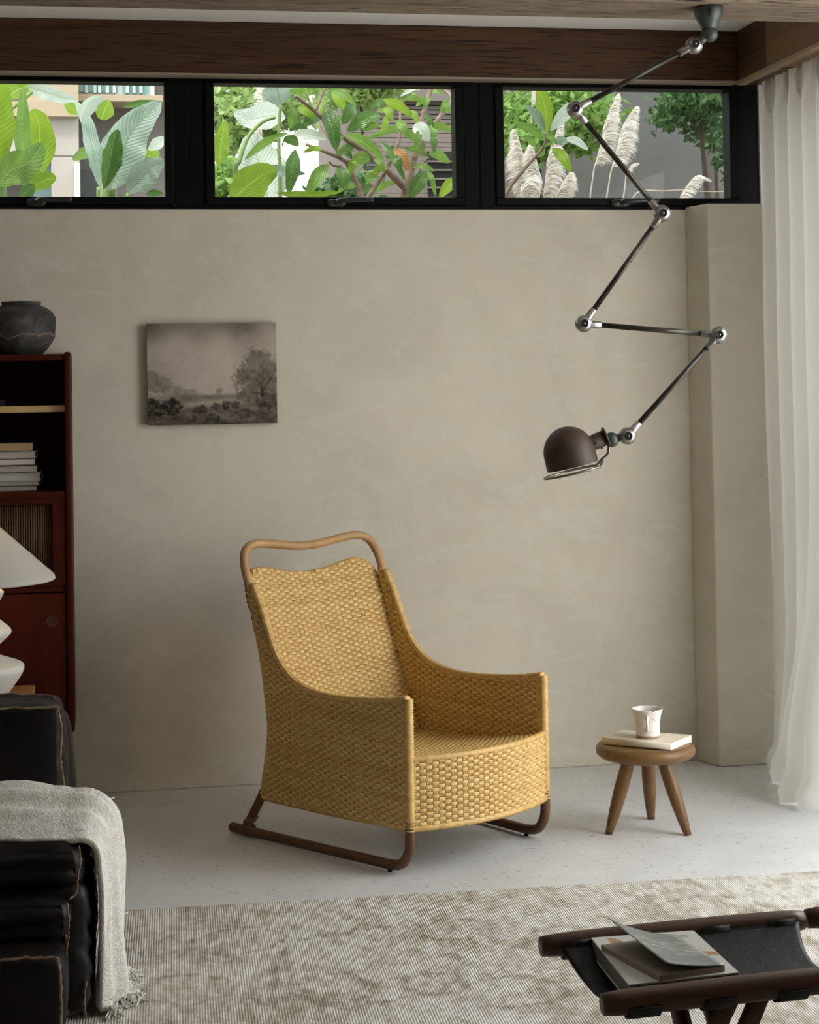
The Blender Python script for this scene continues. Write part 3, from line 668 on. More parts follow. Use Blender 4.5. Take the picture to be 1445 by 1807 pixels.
# ------------------------------------------------------------------ wall-hung teak cabinet
M_teak = wood('red_brown_teak', (0.036, 0.0050, 0.0022), (0.060, 0.0095, 0.004), 'z', 1.0, 0.5, pores=False, spec=0.12)
M_teakx = wood('red_brown_teak_across', (0.036, 0.0050, 0.0022), (0.060, 0.0095, 0.004), 'x', 1.0, 0.5, pores=False, spec=0.12)
M_edge = simple('pale_shelf_edge', (0.50, 0.33, 0.13), 0.5, col2=(0.56, 0.39, 0.18), scale=12)
M_tam = simple('tambour_slat', (0.075, 0.030, 0.011), 0.6, col2=(0.115, 0.055, 0.022), scale=30)
FY = 5.985; CX0, CX1 = -1.00, -0.092; CZ0, CZ1 = 0.275, 1.540
def czat(py): return atY((60, py), FY)[2]
cab = thing('wall_cabinet', 'dark red-brown teak wall cabinet with open shelves and tambour door', 'cabinet', (CX0, WY, CZ0))
def cpart(nm, x0, x1, y0, y1, z0, z1, mt, bevel=0.002, parent=None):
    m_ = MB(); m_.box(x0-CX0, x1-CX0, y0-WY, y1-WY, z0-CZ0, z1-CZ0); return m_.build(nm, mt, parent or cab, bevel=bevel)
PT = 0.021
zt = czat(625); zs0, zs1 = czat(728), czat(716); zm = czat(868); zd = czat(1038); zbot = czat(1265)
for x in (CX0, CX1-PT): cpart('side_panel', x, x+PT, FY-0.004, WY-0.004, CZ0, CZ1, M_teak, 0.006)
xi0, xi1 = CX0+PT, CX1-PT
cpart('back_panel', xi0, xi1, WY-0.02, WY-0.005, zbot, zt-0.004, M_teak)
cpart('top', xi0, xi1, FY+0.004, WY-0.02, zt-0.022, zt, M_teakx)
sh = cpart('shelf', xi0, xi1, FY+0.035, WY-0.02, zs0, zs1, M_teakx); cpart('edge_band', xi0, xi1, FY+0.030, FY+0.036, zs0, zs1, M_edge, 0.001, sh)
cpart('shelf', xi0, xi1, FY+0.002, WY-0.02, zm-0.022, zm, M_teakx)
# tambour unit
zt0, zt1 = zd+0.004, zm-0.022
frx = atY((92, 950), FY)[0]
cpart('door_stile', frx, xi1, FY+0.004, FY+0.03, zt0, zt1, M_teak); cpart('door_rail', xi0, frx, FY+0.004, FY+0.03, zt1-0.022, zt1, M_teakx); cpart('door_rail', xi0, frx, FY+0.004, FY+0.03, zt0, zt0+0.03, M_teakx)
td = cpart('tambour_door', xi0, frx, FY+0.026, FY+0.032, zt0+0.03, zt1-0.022, M_teak)
sw = 0.0078; nsl = int((frx-xi0)/sw)
sl = MB(); sl.tube([(0, 0, 0), (0, 0, zt1-0.022-zt0-0.03)], 0.0032, 8); slat_me = None
for k in range(nsl):
    x = frx-0.006-k*sw
    if slat_me is None: o = sl.build('slat', M_tam, td); slat_me = o.data
    else: o = bpy.data.objects.new('slat', slat_me); C.objects.link(o); o.parent = td
    o.location = (x-CX0, FY+0.022-WY, zt0+0.03-CZ0)
cpart('divider', xi0, xi1, FY+0.01, WY-0.02, zd-0.016, zd+0.004, M_teakx)
# lower door with a round finger pull
dh = zd-0.02; ddoor = cpart('door', xi0+0.003, xi1-0.003, FY+0.006, FY+0.026, zbot+0.02, dh, M_teak, 0.002)
kc = atY((92, 1097), FY+0.006); q = MB(); Mk = Matrix.Translation((kc[0]-CX0, FY+0.006-WY, kc[2]-CZ0)) @ Matrix.Rotation(math.radians(90), 4, 'X')
q.lathe([(0.0200, -0.0005), (0.0205, 0.0008), (0.0190, 0.0012), (0.0165, 0.0010), (0.0140, 0.0002), (0.0005, 0.0002)], 28, Mk); q.build('finger_pull', simple('pull_wood', (0.045, 0.010, 0.005), 0.4), ddoor)
cpart('bottom', xi0, xi1, FY+0.006, WY-0.02, zbot, zbot+0.018, M_teakx)

# vase on the cabinet
def vase_mat():
    m = NT('burnt_black_clay'); v = m.coord('Object'); n = m.noise(v, 14, 6, 0.65, 0.5); n2 = m.noise(v, 42, 4, 0.6)
    col = m.ramp(n, [(0.35, (0.018, 0.016, 0.014)), (0.55, (0.05, 0.048, 0.043)), (0.72, (0.12, 0.105, 0.09))])
    sep = m.new('ShaderNodeSeparateXYZ'); m.link(v, sep.inputs[0])
    jag = m.math('ADD', m.math('MULTIPLY', sep.outputs[2], 12.0), m.math('MULTIPLY', m.noise(m.coord('Object', (1, 1, 0.35)), 20, 4, 0.6), -0.9))
    col = m.mix(m.ramp(jag, [(0.29, (0, 0, 0)), (0.31, (1, 1, 1)), (0.33, (1, 1, 1)), (0.36, (0, 0, 0))]), col, (0.22, 0.165, 0.125))
    m.set(Base_Color=col, Roughness=0.75); m.bump(n2, 0.35, 0.004); return m.mat
vz = zt; vc = atY((38, 600), 6.13)
vase = MB(); vase.lathe([(0.0005, 0.0), (0.064, 0.0), (0.070, 0.003), (0.090, 0.024), (0.106, 0.048), (0.1125, 0.062), (0.1135, 0.078), (0.1150, 0.096), (0.1165, 0.115), (0.1140, 0.130), (0.103, 0.148), (0.084, 0.162), (0.0675, 0.168), (0.0650, 0.172), (0.0672, 0.179), (0.0668, 0.182), (0.0625, 0.181), (0.0600, 0.172), (0.0600, 0.165), (0.095, 0.130), (0.095, 0.06), (0.05, 0.012), (0.0005, 0.012)], 48)
vo = vase.build('clay_jar', vase_mat(), loc=(vc[0], 6.13, vz)); tag(vo, 'squat burnt black clay jar standing on top of the teak cabinet', 'jar')
# small black box on the upper shelf
q = MB(); bxp = atY((9, 712), 6.1); q.box(-0.12, 0, -0.05, 0.05, 0, 0.020); q.box(-0.122, 0.002, -0.052, 0.052, 0.014, 0.0212)
bo = q.build('black_box', simple('matt_black_card', (0.006, 0.006, 0.006), 0.6), bevel=0.0015, loc=(bxp[0], 6.1, zs1)); tag(bo, 'small flat black box on the upper cabinet shelf', 'box')
# stacked books
M_bk = [simple('jacket_black', (0.02, 0.02, 0.02), 0.4), simple('jacket_white', (0.60, 0.58, 0.54), 0.45), simple('jacket_tan', (0.42, 0.28, 0.12), 0.5), simple('jacket_grey', (0.26, 0.25, 0.235), 0.5), simple('jacket_brown', (0.10, 0.045, 0.02), 0.5), simple('jacket_gold', (0.42, 0.27, 0.05), 0.5)]
M_pg = [simple('pages_tan', (0.40, 0.27, 0.13), 0.8), simple('pages_ivory', (0.52, 0.48, 0.41), 0.8), simple('pages_white', (0.60, 0.57, 0.51), 0.8), simple('pages_taupe', (0.38, 0.35, 0.30), 0.8)]
def bpx(px): return atY((px, 825), FY+0.06)[0]
stack = [ # bottom to top: top pixel, right pixel, pages, cover, label
 (858, 66, 3, 4, 'taupe-paged book at the very bottom of the shelf stack'),
 (850, 70, 3, 3, 'thin grey book lying second from the bottom of the shelf stack'),
 (835, 72, 1, 1, 'thickest white hardback, widest in the shelf stack'),
 (822, 67, 3, 0, 'black-covered hardback with greyish pages under the brown-covered book'),
 (810, 63, 2, 4, 'brown-covered book with white pages in the middle of the shelf stack'),
 (797, 64, 1, 1, 'white hardback with ivory pages directly under the tan book'),
 (781, 60, 0, 0, 'tan-paged book on top of the shelf stack')]
zc = zm
for i, (ty, rx, pg, cv, lab) in enumerate(stack):
    z1 = czat(ty)*0.97+0.03*czat(ty) ; h = z1-zc; x1 = bpx(rx); y0 = FY+0.055+0.006*((i*7) % 3); t_ = 0.0022
    o = thing('stacked_book', lab, 'book', (x1-0.24, y0, zc), 0, 'books stacked on the cabinet shelf')
    m_ = MB(); m_.box(0.0, 0.24-0.004, 0.003, 0.165, t_, h-t_); m_.build('pages', M_pg[pg], o)
    m_ = MB(); m_.box(0, 0.24, 0, 0.17, 0, t_); m_.box(0, 0.24, 0, 0.17, h-t_, h); m_.box(0, 0.24, 0.166, 0.172, 0, h); m_.build('cover', M_bk[cv], o, bevel=0.0006)
    zc = z1

# ------------------------------------------------------------------ lamp on a side table behind the sofa
M_lampbody = simple('matt_white_ceramic', (0.62, 0.605, 0.565), 0.6, bump=0.08, bscale=60)
LX, LY = -0.392, 5.55; TT = 0.472
M_tbl = wood('honey_table_wood', (0.25, 0.13, 0.045), (0.38, 0.21, 0.08), 'x', 1.0, 0.4, pores=False)
tbl = thing('side_table', 'low wooden side table under the white lamp behind the sofa', 'table', (LX-0.04, LY, 0))
q = MB(); q.box(-0.30, 0.22, -0.22, 0.22, TT-0.024, TT); q.build('top', M_tbl, tbl, bevel=0.004)
for sx in (-0.27, 0.19):
    for sy in (-0.19, 0.19): q = MB(); q.tube([(sx, sy, 0), (sx, sy, TT-0.024)], [0.013, 0.018], 12); q.build('leg', M_tbl, tbl)
lamp = thing('table_lamp', 'white table lamp with stacked rounded body and wide conical shade', 'lamp', (LX, LY, TT))
pr = spline([(0.098, 0.0), (0.125, 0.035), (0.150, 0.072), (0.157, 0.092), (0.150, 0.104), (0.115, 0.118), (0.078, 0.132), (0.073, 0.143), (0.085, 0.165), (0.108, 0.186), (0.119, 0.200), (0.113, 0.214), (0.088, 0.236), (0.066, 0.250), (0.066, 0.265), (0.082, 0.292), (0.096, 0.316), (0.096, 0.326), (0.080, 0.332), (0.03, 0.334)], 4)
q = MB(); q.lathe([(0.0005, 0.0)] + [tuple(p) for p in pr] + [(0.0005, 0.334)], 48); q.build('base', M_lampbody, lamp)
q = MB(); q.tube([(0, 0, 0.332), (0, 0, 0.44)], 0.010, 12); q.build('stem', simple('brass_stem', (0.5, 0.36, 0.16), 0.35, 1.0), lamp)
q = MB(); q.sphere((0, 0, 0.455), 0.028, 16, 10)
mb_ = NT('warm_bulb'); mb_.set(Base_Color=(1, 0.8, 0.5)); mb_.bsdf.inputs['Emission Color'].default_value = (1, 0.62, 0.26, 1); mb_.bsdf.inputs['Emission Strength'].default_value = 60
q.build('bulb', mb_.mat, lamp)
q = MB(); zsh = 0.828-TT
q.lathe([(0.2475, zsh+0.004), (0.2500, zsh+0.001), (0.2530, zsh+0.004), (0.2520, zsh+0.012), (0.2440, zsh+0.022), (0.150, zsh+0.108), (0.055, zsh+0.196), (0.053, zsh+0.196), (0.148, zsh+0.104), (0.2420, zsh+0.018), (0.2475, zsh+0.004)], 64)
q.build('shade', cloth('white_paper_shade', (0.60, 0.58, 0.535), 0.25, 0.85, 160, 0.12), lamp)
for k in range(3):
    a = k*2.094; q = MB(); q.tube([(0, 0, 0.44+0.05), (0.054*math.cos(a), 0.054*math.sin(a), zsh+0.195)], 0.0022, 6); q.build('shade_arm', M_black, lamp)
q = MB(); q.tube([(0, 0, 0.44), (0, 0, 0.50)], 0.004, 8); q.build('shade_rod', M_black, lamp)

# ------------------------------------------------------------------ leather sofa
def leather(name, a, b_):
    m = NT(name); v = m.coord('Object'); n = m.noise(v, 3.5, 5, 0.6, 0.5)
    m.set(Base_Color=m.ramp(n, [(0.4, a), (0.75, b_)]), Roughness=m.math('ADD', m.math('MULTIPLY', m.noise(v, 12, 4), 0.25), 0.33))
    m.bump(m.mix(0.4, m.noise(v, 30, 6, 0.6), m.noise(v, 260, 2, 0.5)), 0.22, 0.006); m.bsdf.inputs['Specular IOR Level'].default_value = 0.16; return m.mat
M_lea = leather('black_leather', (0.0035, 0.0035, 0.0033), (0.013, 0.0075, 0.0045))
M_seam = simple('raw_leather_edge', (0.27, 0.185, 0.11), 0.8, col2=(0.13, 0.08, 0.045), scale=50)
def cushion(x0, x1, y0, y1, z0, z1, rad=0.05, puff=0.02, nse=0.004, n=26, fn=None, k=4.5):
    """pillow-like block: superellipsoid box, slightly inflated, with creases"""
    c = np.array([(x0+x1)/2, (y0+y1)/2, (z0+z1)/2]); h = np.array([(x1-x0)/2, (y1-y0)/2, (z1-z0)/2]); b = MB()
    for ax in range(3):
        for sg in (-1, 1):
            o1, o2 = [(1, 2), (2, 0), (0, 1)][ax]; rows = []
            for i in range(n+1):
                row = []
                for j in range(n+1):
                    p = np.zeros(3); p[ax] = sg; p[o1] = math.sin((2*i/n-1)*math.pi/2)*0+(2*i/n-1); p[o2] = (2*j/n-1)
                    q = np.sign(p)*np.abs(p); 
                    lim = h-rad; pt = q*h; core_ = np.clip(pt, -lim, lim); d = pt-core_; L = np.linalg.norm(d)
                    if L > 1e-9: pt = core_ + d/L*rad*min(1.0, L/rad) if L > rad else pt
                    prod = 1.0
                    for kk in range(3):
                        if kk != ax: prod *= (1-abs(q[kk])**2.2)
                    pt[ax] += sg*puff*prod
                    w = c+pt
                    if fn: w = fn(w, ax, sg, prod)
                    w = w + np.array([0, 0, 1.0])*0 + (p/np.linalg.norm(p))*nse*(ns(w[0]*9, w[1]*9, w[2]*9)+0.5*ns(w[0]*24, w[1]*24, w[2]*24))
                    row.append(tuple(w))
                rows.append(row)
            b.grid(rows if sg > 0 else rows[::-1])
    return b
def weld(o):
    w = o.modifiers.new('w', 'WELD'); w.merge_threshold = 0.0008
def seam(pts, parent, r=0.0029, name='raw_seam', fin=None):
    P = spline(pts, 10); P = [p + np.array([0.003*ns(i*0.55, 1, 3), 0.003*ns(i*0.6, 5, 2), 0.004*ns(i*0.5, 7, 9)]) for i, p in enumerate(P)]
    q = MB(); q.tube(P, [r*(1+0.35*ns(i*0.8, 3, 3)) for i in range(len(P))], 6, flatten=0.7); return q.build(name, M_seam, parent)
SX = -0.055
sofa = thing('leather_sofa', 'low black leather sofa with raw tan seams and pleated seat beside the rug', 'sofa', (-1.0, 4.1, 0))
SO = np.array([-1.0, 4.1, 0])
def place(o): o.location = tuple(-SO); weld(o); return o
bk = place(cushion(-1.75, -0.108, 4.44, 4.66, 0.36, 0.630, 0.026, 0.020, 0.006, 34).build('back_cushion', M_lea, sofa))
b2 = place(cushion(-1.80, -0.090, 4.64, 4.82, 0.06, 0.585, 0.05, 0.02, 0.004, 18).build('back_rest', M_lea, sofa))
def pleat(w, ax, sg, prod):
    w = w.copy()
    if ax == 1 and sg < 0 or (ax == 2 and sg > 0):
        t = w[2]*150 + 2.2*ns(w[0]*5, w[2]*7, 1) + w[0]*5*0.6 + w[1]*40
        d = 0.0065*math.sin(t)*(0.5+0.8*ns(w[0]*3, w[2]*5, 4)+0.3)
        w[1] -= d*(1 if ax == 1 else 0.0); w[2] += d*(0.5 if ax == 2 else 0.2)
    return w
def diag(w, ax, sg, prod):
    w = w.copy()
    if ax == 0 and sg > 0: w[0] += 0.007*math.sin((w[1]*0.8+w[2])*95+2*ns(w[1]*6, w[2]*6, 0))*min(1, prod*3)
    return w
sc_ = place(cushion(-1.80, SX+0.004, 3.945, 4.50, 0.296, 0.412, 0.045, 0.018, 0.004, 48, pleat).build('seat_cushion', M_lea, sofa))
s2_ = place(cushion(-1.80, SX-0.022, 3.885, 4.50, 0.212, 0.312, 0.040, 0.016, 0.004, 40, pleat).build('lower_cushion', M_lea, sofa))
bs = place(cushion(-1.78, SX+0.018, 3.94, 4.76, 0.035, 0.33, 0.04, 0.012, 0.006, 44, diag).build('base', M_lea, sofa))
fc = place(cushion(-1.80, SX-0.036, 3.795, 3.985, 0.035, 0.226, 0.036, 0.012, 0.005, 26).build('front_bolster', M_lea, sofa))
def sl_(pts): return [np.array(p)-SO for p in pts]
seam(sl_([(-0.80, 4.438, 0.630), (-0.35, 4.434, 0.632), (-0.128, 4.436, 0.630), (-0.112, 4.445, 0.622)]), sofa)
seam(sl_([(-0.80, 4.60, 0.644), (-0.35, 4.60, 0.642), (-0.155, 4.60, 0.633), (-0.118, 4.56, 0.630)]), sofa)
seam(sl_([(-0.110, 4.438, 0.624), (-0.100, 4.430, 0.575), (-0.104, 4.436, 0.50), (-0.097, 4.430, 0.45), (-0.094, 4.436, 0.385)]), sofa)
seam(sl_([(SX, 3.962, 0.405), (SX+0.003, 3.942, 0.375), (SX-0.003, 3.936, 0.345), (SX-0.006, 3.925, 0.315), (SX-0.020, 3.905, 0.308)]), sofa)
seam(sl_([(SX-0.026, 3.895, 0.302), (SX-0.022, 3.882, 0.27), (SX-0.024, 3.880, 0.235), (SX-0.028, 3.885, 0.205)]), sofa)
seam(sl_([(-0.60, 3.798, 0.219), (-0.25, 3.794, 0.222), (SX-0.062, 3.797, 0.219), (SX-0.042, 3.799, 0.202), (SX-0.038, 3.795, 0.13), (SX-0.039, 3.795, 0.045)]), sofa)
seam(sl_([(SX-0.030, 3.93, 0.225), (SX-0.028, 3.94, 0.16), (SX-0.026, 3.945, 0.10), (SX-0.028, 3.945, 0.05)]), sofa)
seam(sl_([(SX+0.012, 3.948, 0.115), (SX+0.008, 3.943, 0.08), (SX+0.010, 3.943, 0.04)]), sofa)
for k, (fx, fy_) in enumerate(((-0.18, 3.9), (-1.7, 3.9), (-0.18, 4.65), (-1.7, 4.65))):
    q = MB(); q.tube([(fx, fy_, 0.0105), (fx, fy_, 0.06)], 0.03, 14); o = q.build('foot', M_black, sofa); o.location = tuple(-SO)

# throw blanket draped across the seat and over the sofa end
def throw_mat():
    m = NT('cream_loop_wool'); v = m.coord('Object'); n = m.noise(v, 210, 3, 0.6)
    m.set(Base_Color=m.ramp(m.noise(v, 60, 4, 0.6), [(0.3, (0.66, 0.63, 0.56)), (0.7, (0.84, 0.82, 0.77))]), Roughness=0.95); m.bsdf.inputs['Specular IOR Level'].default_value = 0.1
    m.bump(m.mix(0.4, n, m.noise(m.coord('Object', (1, 0.3, 1)), 160, 3, 0.6)), 0.9, 0.008); return m.mat
M_throw = throw_mat()
q = MB(); rows = []; NS_, NTt = 120, 72; L1 = 0.85; LT = L1+0.485
for i in range(NS_+1):
    row = []; d = LT*i/NS_
    for j in range(NTt+1):
        t = j/NTt
        wob = ns(d*4, t*5, 3)*0.010
        ridge = 0.026*math.exp(-((t-0.40-0.12*(L1-d))/0.05)**2) + 0.022*math.exp(-((t-0.62-0.05*(L1-d))/0.045)**2) + 0.016*math.exp(-((t-0.18-0.2*(L1-d)**2)/0.05)**2)
        if d < L1:
            x = SX-L1+d; yn = 3.985+0.060*sm(0.45, 0.0, d-0.35); yf = 4.452
            y = yn + (yf-yn)*t
            z = 0.434 + ridge + 0.020*math.sin(math.pi*t) + 0.014*t + wob - 0.016*sm(0.12, 0.0, t)
            z -= (0.008+0.030*t*t)*sm(L1-0.16, L1, d)
        else:
            s_ = (d-L1)/(LT-L1); a = min(1.0, (d-L1)/0.09)*math.pi/2; drop = max(0.0, d-L1-0.09)
            yn = 3.985 - 0.01*s_ + 0.055*s_**2; yf = 4.452-0.02*s_-0.13*s_**1.3
            y = yn + (yf-yn)*t
            out = 0.034 + 0.034*sm(0.0, 0.35, t) + ridge*0.8 + 0.013*math.sin(t*12+s_*3)*min(1, s_*3) + wob*0.6
            x = SX + out*math.sin(a) + 0.006*s_
            z = 0.426 - 0.050*(1-math.cos(a)) - drop + (ridge+0.020*math.sin(math.pi*t)+0.014*t-0.030*t*t-0.016*sm(0.12, 0.0, t)+wob)*math.cos(a)
            if z < 0.026: x += (0.026-z)*0.6; z = 0.026+0.004*math.sin(t*30)
        row.append((x, y, z + 0.003*ns(x*40, y*40, z*40)))
    rows.append(row)
q.grid(rows)
tw = q.build('throw_blanket', M_throw, solid=0.012); tag(tw, 'cream nubby wool throw draped over the end of the black sofa', 'blanket')
fr = MB()
for k in range(260):
    if k < 150:       # fringe along the hanging bottom edge
        t = k/150; p = Vector(rows[-1][int(t*NTt)]); dirv = Vector((random.uniform(-0.15, 0.35), random.uniform(-1.0, 0.2), -0.25)); L = 0.03+0.02*random.random()
    else:             # and along the far selvedge
        f_ = random.random(); ii = int(NS_*(0.60+0.36*f_)); p = Vector(rows[ii][NTt]); dirv = Vector((0.5*random.random()+0.1, 0.7, -0.4+0.6*random.random())); L = 0.012+0.014*random.random()
    pts = [p]
    for s_ in range(4): pts.append(pts[-1]+dirv.normalized()*L/4+Vector((random.uniform(-1, 1), random.uniform(-1, 1), random.uniform(-0.8, 0.6)))*0.006)
    pts = [Vector((a.x, a.y, max(0.015, a.z))) for a in pts]
    fr.tube(pts, 0.0022, 4)
fo = fr.build('fringe', M_throw, tw); fo['kind'] = 'stuff'

# ------------------------------------------------------------------ sling footstools and the books on one
M_rail = wood('walnut_rail', (0.050, 0.022, 0.011), (0.105, 0.048, 0.024), 'x', 1.2, 0.38, pores=False, ring=24)
M_sling = leather('saddle_leather_black', (0.012, 0.013, 0.011), (0.018, 0.018, 0.015))
M_tab = simple('black_leather_tab', (0.006, 0.006, 0.006), 0.7)
RZ = 0.36; RR = 0.0205
def sling_stool(label, loc, rz, length=0.527, depth=0.335):
    t = thing('sling_footstool', label, 'footstool', loc, rz, 'sling footstools at the rug edge')
    L, D = length/2, depth/2
    for sy in (-1, 1):
        q = MB(); xs_ = np.linspace(-L, L, 25)
        rr = [RR*(0.86 if i in (0, 24) else (0.97 if i in (1, 23) else 1.0 + 0.12*math.sin(math.pi*i/24))) for i in range(25)]
        q.tube([(x, sy*D, RZ) for x in xs_], rr, 20); rail = q.build('rail', M_rail, t)
    for sx in (-1, 1):
        for sy in (-1, 1):
            q = MB(); q.tube([(sx*0.028+sy*0.004, sy*D*0.99, RZ-0.010), (sx*0.034, 0, RZ*0.45), (sx*0.050, -sy*D*0.96, 0.006)], [0.0165, 0.0175, 0.012], 14); q.build('leg', M_rail, t)
    q = MB(); q.tube([(-0.055, 0, RZ*0.46), (0.055, 0, RZ*0.46)], 0.007, 12); q.build('pivot', M_black, t)
    # sling: sagging hide, scalloped where its tabs wrap the rails
    q = MB(); nu, nv = 48, 30; rows = []
    a0, a1 = -L+0.030, L-0.018
    for i in range(nu+1):
        u = i/nu; x = a0+(a1-a0)*u; row = []
        endc = 0.030*(1-abs(2*u-1)**1.0)
        for j in range(nv+1):
            v = 2*j/nv-1
            xx = x + (0.014*(1-v*v) if u < 0.5 else -0.030*(1-v*v))*abs(2*u-1)**3
            z = RZ+0.004 - 0.042*(1-v*v)
            row.append((xx, v*(D-RR*1.02), z))
        rows.append(row)
    q.grid([r[::-1] for r in rows]); sling = q.build('sling', M_sling, t, solid=0.0035)
    for k in range(4):
        xc = a0 + 0.030 + (a1-a0-0.075)*(k/3)+0.008
        for sy in (-1, 1):
            q = MB(); pts = []
            for a in np.linspace(math.radians(150), math.radians(352), 20): pts.append((sy*(D + (RR*1.14+0.0020)*math.cos(a)), RZ + (RR*1.14+0.0020)*math.sin(a)))
            rows2 = [[(xc-0.0275, y, z), (xc+0.0275, y, z)] for y, z in pts]; q.grid(rows2 if sy > 0 else [r[::-1] for r in rows2]); q.build('tab', M_tab, t, solid=0.004)
    return t
A0 = atZ((955, 1680), RZ); A1 = atZ((1416, 1633), RZ); F0 = atZ((1042, 1786), RZ)
rz_ = math.atan2(A1[1]-A0[1], A1[0]-A0[0]); ln = float(np.hypot(*(A1-A0)[:2])); exs = np.array([math.cos(rz_), math.sin(rz_)]); eys = np.array([-math.sin(rz_), math.cos(rz_)])
dp = float((A0-F0)[:2] @ eys); cen = A0[:2] + exs*ln/2 - eys*dp/2
st1 = sling_stool('black leather sling footstool with walnut rails carrying the two books', (cen[0], cen[1], 0.010), rz_, ln, dp)
cen2 = cen + exs*(ln+0.012) + eys*0.006
st2 = sling_stool('second sling footstool, mostly cut off at the right edge', (cen2[0], cen2[1], 0.010), rz_, ln, dp)
# large hardback and open booklet
zb = RZ-0.0085; hb = 0.033
M_dust = simple('dust_jacket_white', (0.60, 0.585, 0.55), 0.5)
def jacket_mat():
    m = NT('white_jacket_with_ochre_print'); uv = m.coord('UV'); sep = m.new('ShaderNodeSeparateXYZ'); m.link(uv, sep.inputs[0])
    x, y = sep.outputs[0], sep.outputs[1]
    wob = m.math('MULTIPLY', m.math('SUBTRACT', m.noise(uv, 4, 3), 0.5), 0.25)
    yy = m.math('ADD', y, wob)
    band = m.math('MULTIPLY', m.math('GREATER_THAN', yy, 0.40), m.math('LESS_THAN', m.math('ADD', m.math('MULTIPLY', x, 0.55), yy), 1.02))
    band = m.math('MULTIPLY', band, m.math('GREATER_THAN', x, 0.14))
    col = m.mix(band, (0.60, 0.585, 0.55), (0.40, 0.22, 0.085))
    # two small printed blocks of text: short dark dashes, too small to read in the photograph
    def rows_of(x0, x1, y0, y1, nrow, seed):
        inb = m.math('MULTIPLY', m.math('MULTIPLY', m.math('GREATER_THAN', x, x0), m.math('LESS_THAN', x, x1)), m.math('MULTIPLY', m.math('GREATER_THAN', y, y0), m.math('LESS_THAN', y, y1)))
        ln_ = m.math('GREATER_THAN', m.math('SINE', m.math('MULTIPLY', m.math('SUBTRACT', y, y0), 2*math.pi*nrow/(y1-y0)), 0), 0.1)
        gl = m.math('GREATER_THAN', m.noise(m.coord('UV', (140, 30, 1)), 1.0, 2), 0.47)
        return m.math('MULTIPLY', inb, m.math('MULTIPLY', ln_, gl))
    col = m.mix(rows_of(0.66, 0.90, 0.86, 0.93, 2, 1), col, (0.06, 0.055, 0.05)); col = m.mix(rows_of(0.12, 0.26, 0.40, 0.50, 2, 2), col, (0.05, 0.045, 0.04))
    m.set(Base_Color=col, Roughness=0.42); return m.mat
cb = [atZ(p, zb+hb) for p in ((1110, 1738), (1302, 1716), (1222, 1642), (1043, 1655))]
bkc = sum(cb)/4; hard = thing('hardback_book', 'large white hardback with ochre printed jacket lying on the black sling', 'book', (bkc[0], bkc[1], zb))
def quad_slab(nm, pts, z0, z1, mt, parent, inset=0.0, uvtop=False, bevel=0.0006):
    P = [(p-bkc)*(1-inset) for p in pts]; m_ = MB()
    m_.hexa([(p[0], p[1], z0) for p in P]+[(p[0], p[1], z1) for p in P]); o = m_.build(nm, mt, parent, bevel=bevel)
    if uvtop:
        m_ = MB(); m_.add([(p[0], p[1], z1+0.0003) for p in P], [(0, 1, 2, 3)], uv=[(0, 0), (1, 0), (1, 1), (0, 1)]); o2 = m_.build('jacket_print', uvtop, o, smooth=False)
    return o
M_gpage = simple('grey_page_edge', (0.10, 0.105, 0.095), 0.7, col2=(0.14, 0.14, 0.13), scale=6, stretch=(1, 1, 80))
quad_slab('pages', cb, 0.003, hb-0.003, M_gpage, hard, 0.012); quad_slab('cover', cb, 0.0, 0.003, M_dust, hard); quad_slab('cover', cb, hb-0.003, hb, M_dust, hard, 0, jacket_mat())
P = [p-bkc for p in cb]; m_ = MB(); m_.hexa([(p[0], p[1], 0) for p in (P[1], P[1]+(P[1]-P[0])*0.012, P[2]+(P[2]-P[3])*0.012, P[2])]+[(p[0], p[1], hb) for p in (P[1], P[1]+(P[1]-P[0])*0.012, P[2]+(P[2]-P[3])*0.012, P[2])]); m_.build('spine', M_dust, hard, bevel=0.001)
zk = zb+hb+0.0006; hk = 0.009
ck = [atZ(p, zk+hk) for p in ((1163, 1722), (1279, 1704), (1190, 1650), (1060, 1667))]
bkc = sum(ck)/4; soft = thing('open_booklet', 'taupe softcover booklet with lifted grey cover on top of the hardback', 'book', (bkc[0], bkc[1], zk))
M_taupe = simple('taupe_pages', (0.32, 0.265, 0.21), 0.75, col2=(0.27, 0.22, 0.17), scale=5, stretch=(1, 1, 90)); M_greyc = None
quad_slab('pages', ck, 0.0, hk, M_taupe, soft)
def lifted_mat():
    m = NT('grey_photo_cover'); uv = m.coord('UV', (1, 1, 1)); sep = m.new('ShaderNodeSeparateXYZ'); m.link(uv, sep.inputs[0]); x, y = sep.outputs[0], sep.outputs[1]
    st = m.noise(m.coord('UV', (1.2, 9, 1)), 2.0, 5, 0.65)
    band = m.math('MULTIPLY', m.math('GREATER_THAN', y, 0.30), m.math('LESS_THAN', y, 0.72))
    col = m.mix(m.math('MULTIPLY', band, m.ramp(st, [(0.48, (0, 0, 0)), (0.62, (1, 1, 1))])), (0.17, 0.185, 0.165), (0.42, 0.40, 0.36))
    m.set(Base_Color=col, Roughness=0.5); return m.mat
P = [p-bkc for p in ck]; q = MB(); rows = []          # cover hinged on the right edge, curling up on the left
for i in range(13):
    u = i/12; e = P[1]*(1-u)+P[2]*u; w_ = P[0]*(1-u)+P[3]*u; row = []
    for j in range(13):
        v = j/12; p = e+(w_-e)*v*0.90; z = hk+0.0012+ (0.010*v+0.024*v*v)*(0.55+0.75*u)
        row.append((p[0], p[1]+0.010*v*v*u, z))
    rows.append(row)
q.grid(rows, uv=[(j/12, i/12) for i in range(13) for j in range(13)]); q.build('cover', lifted_mat(), soft, solid=0.0006)

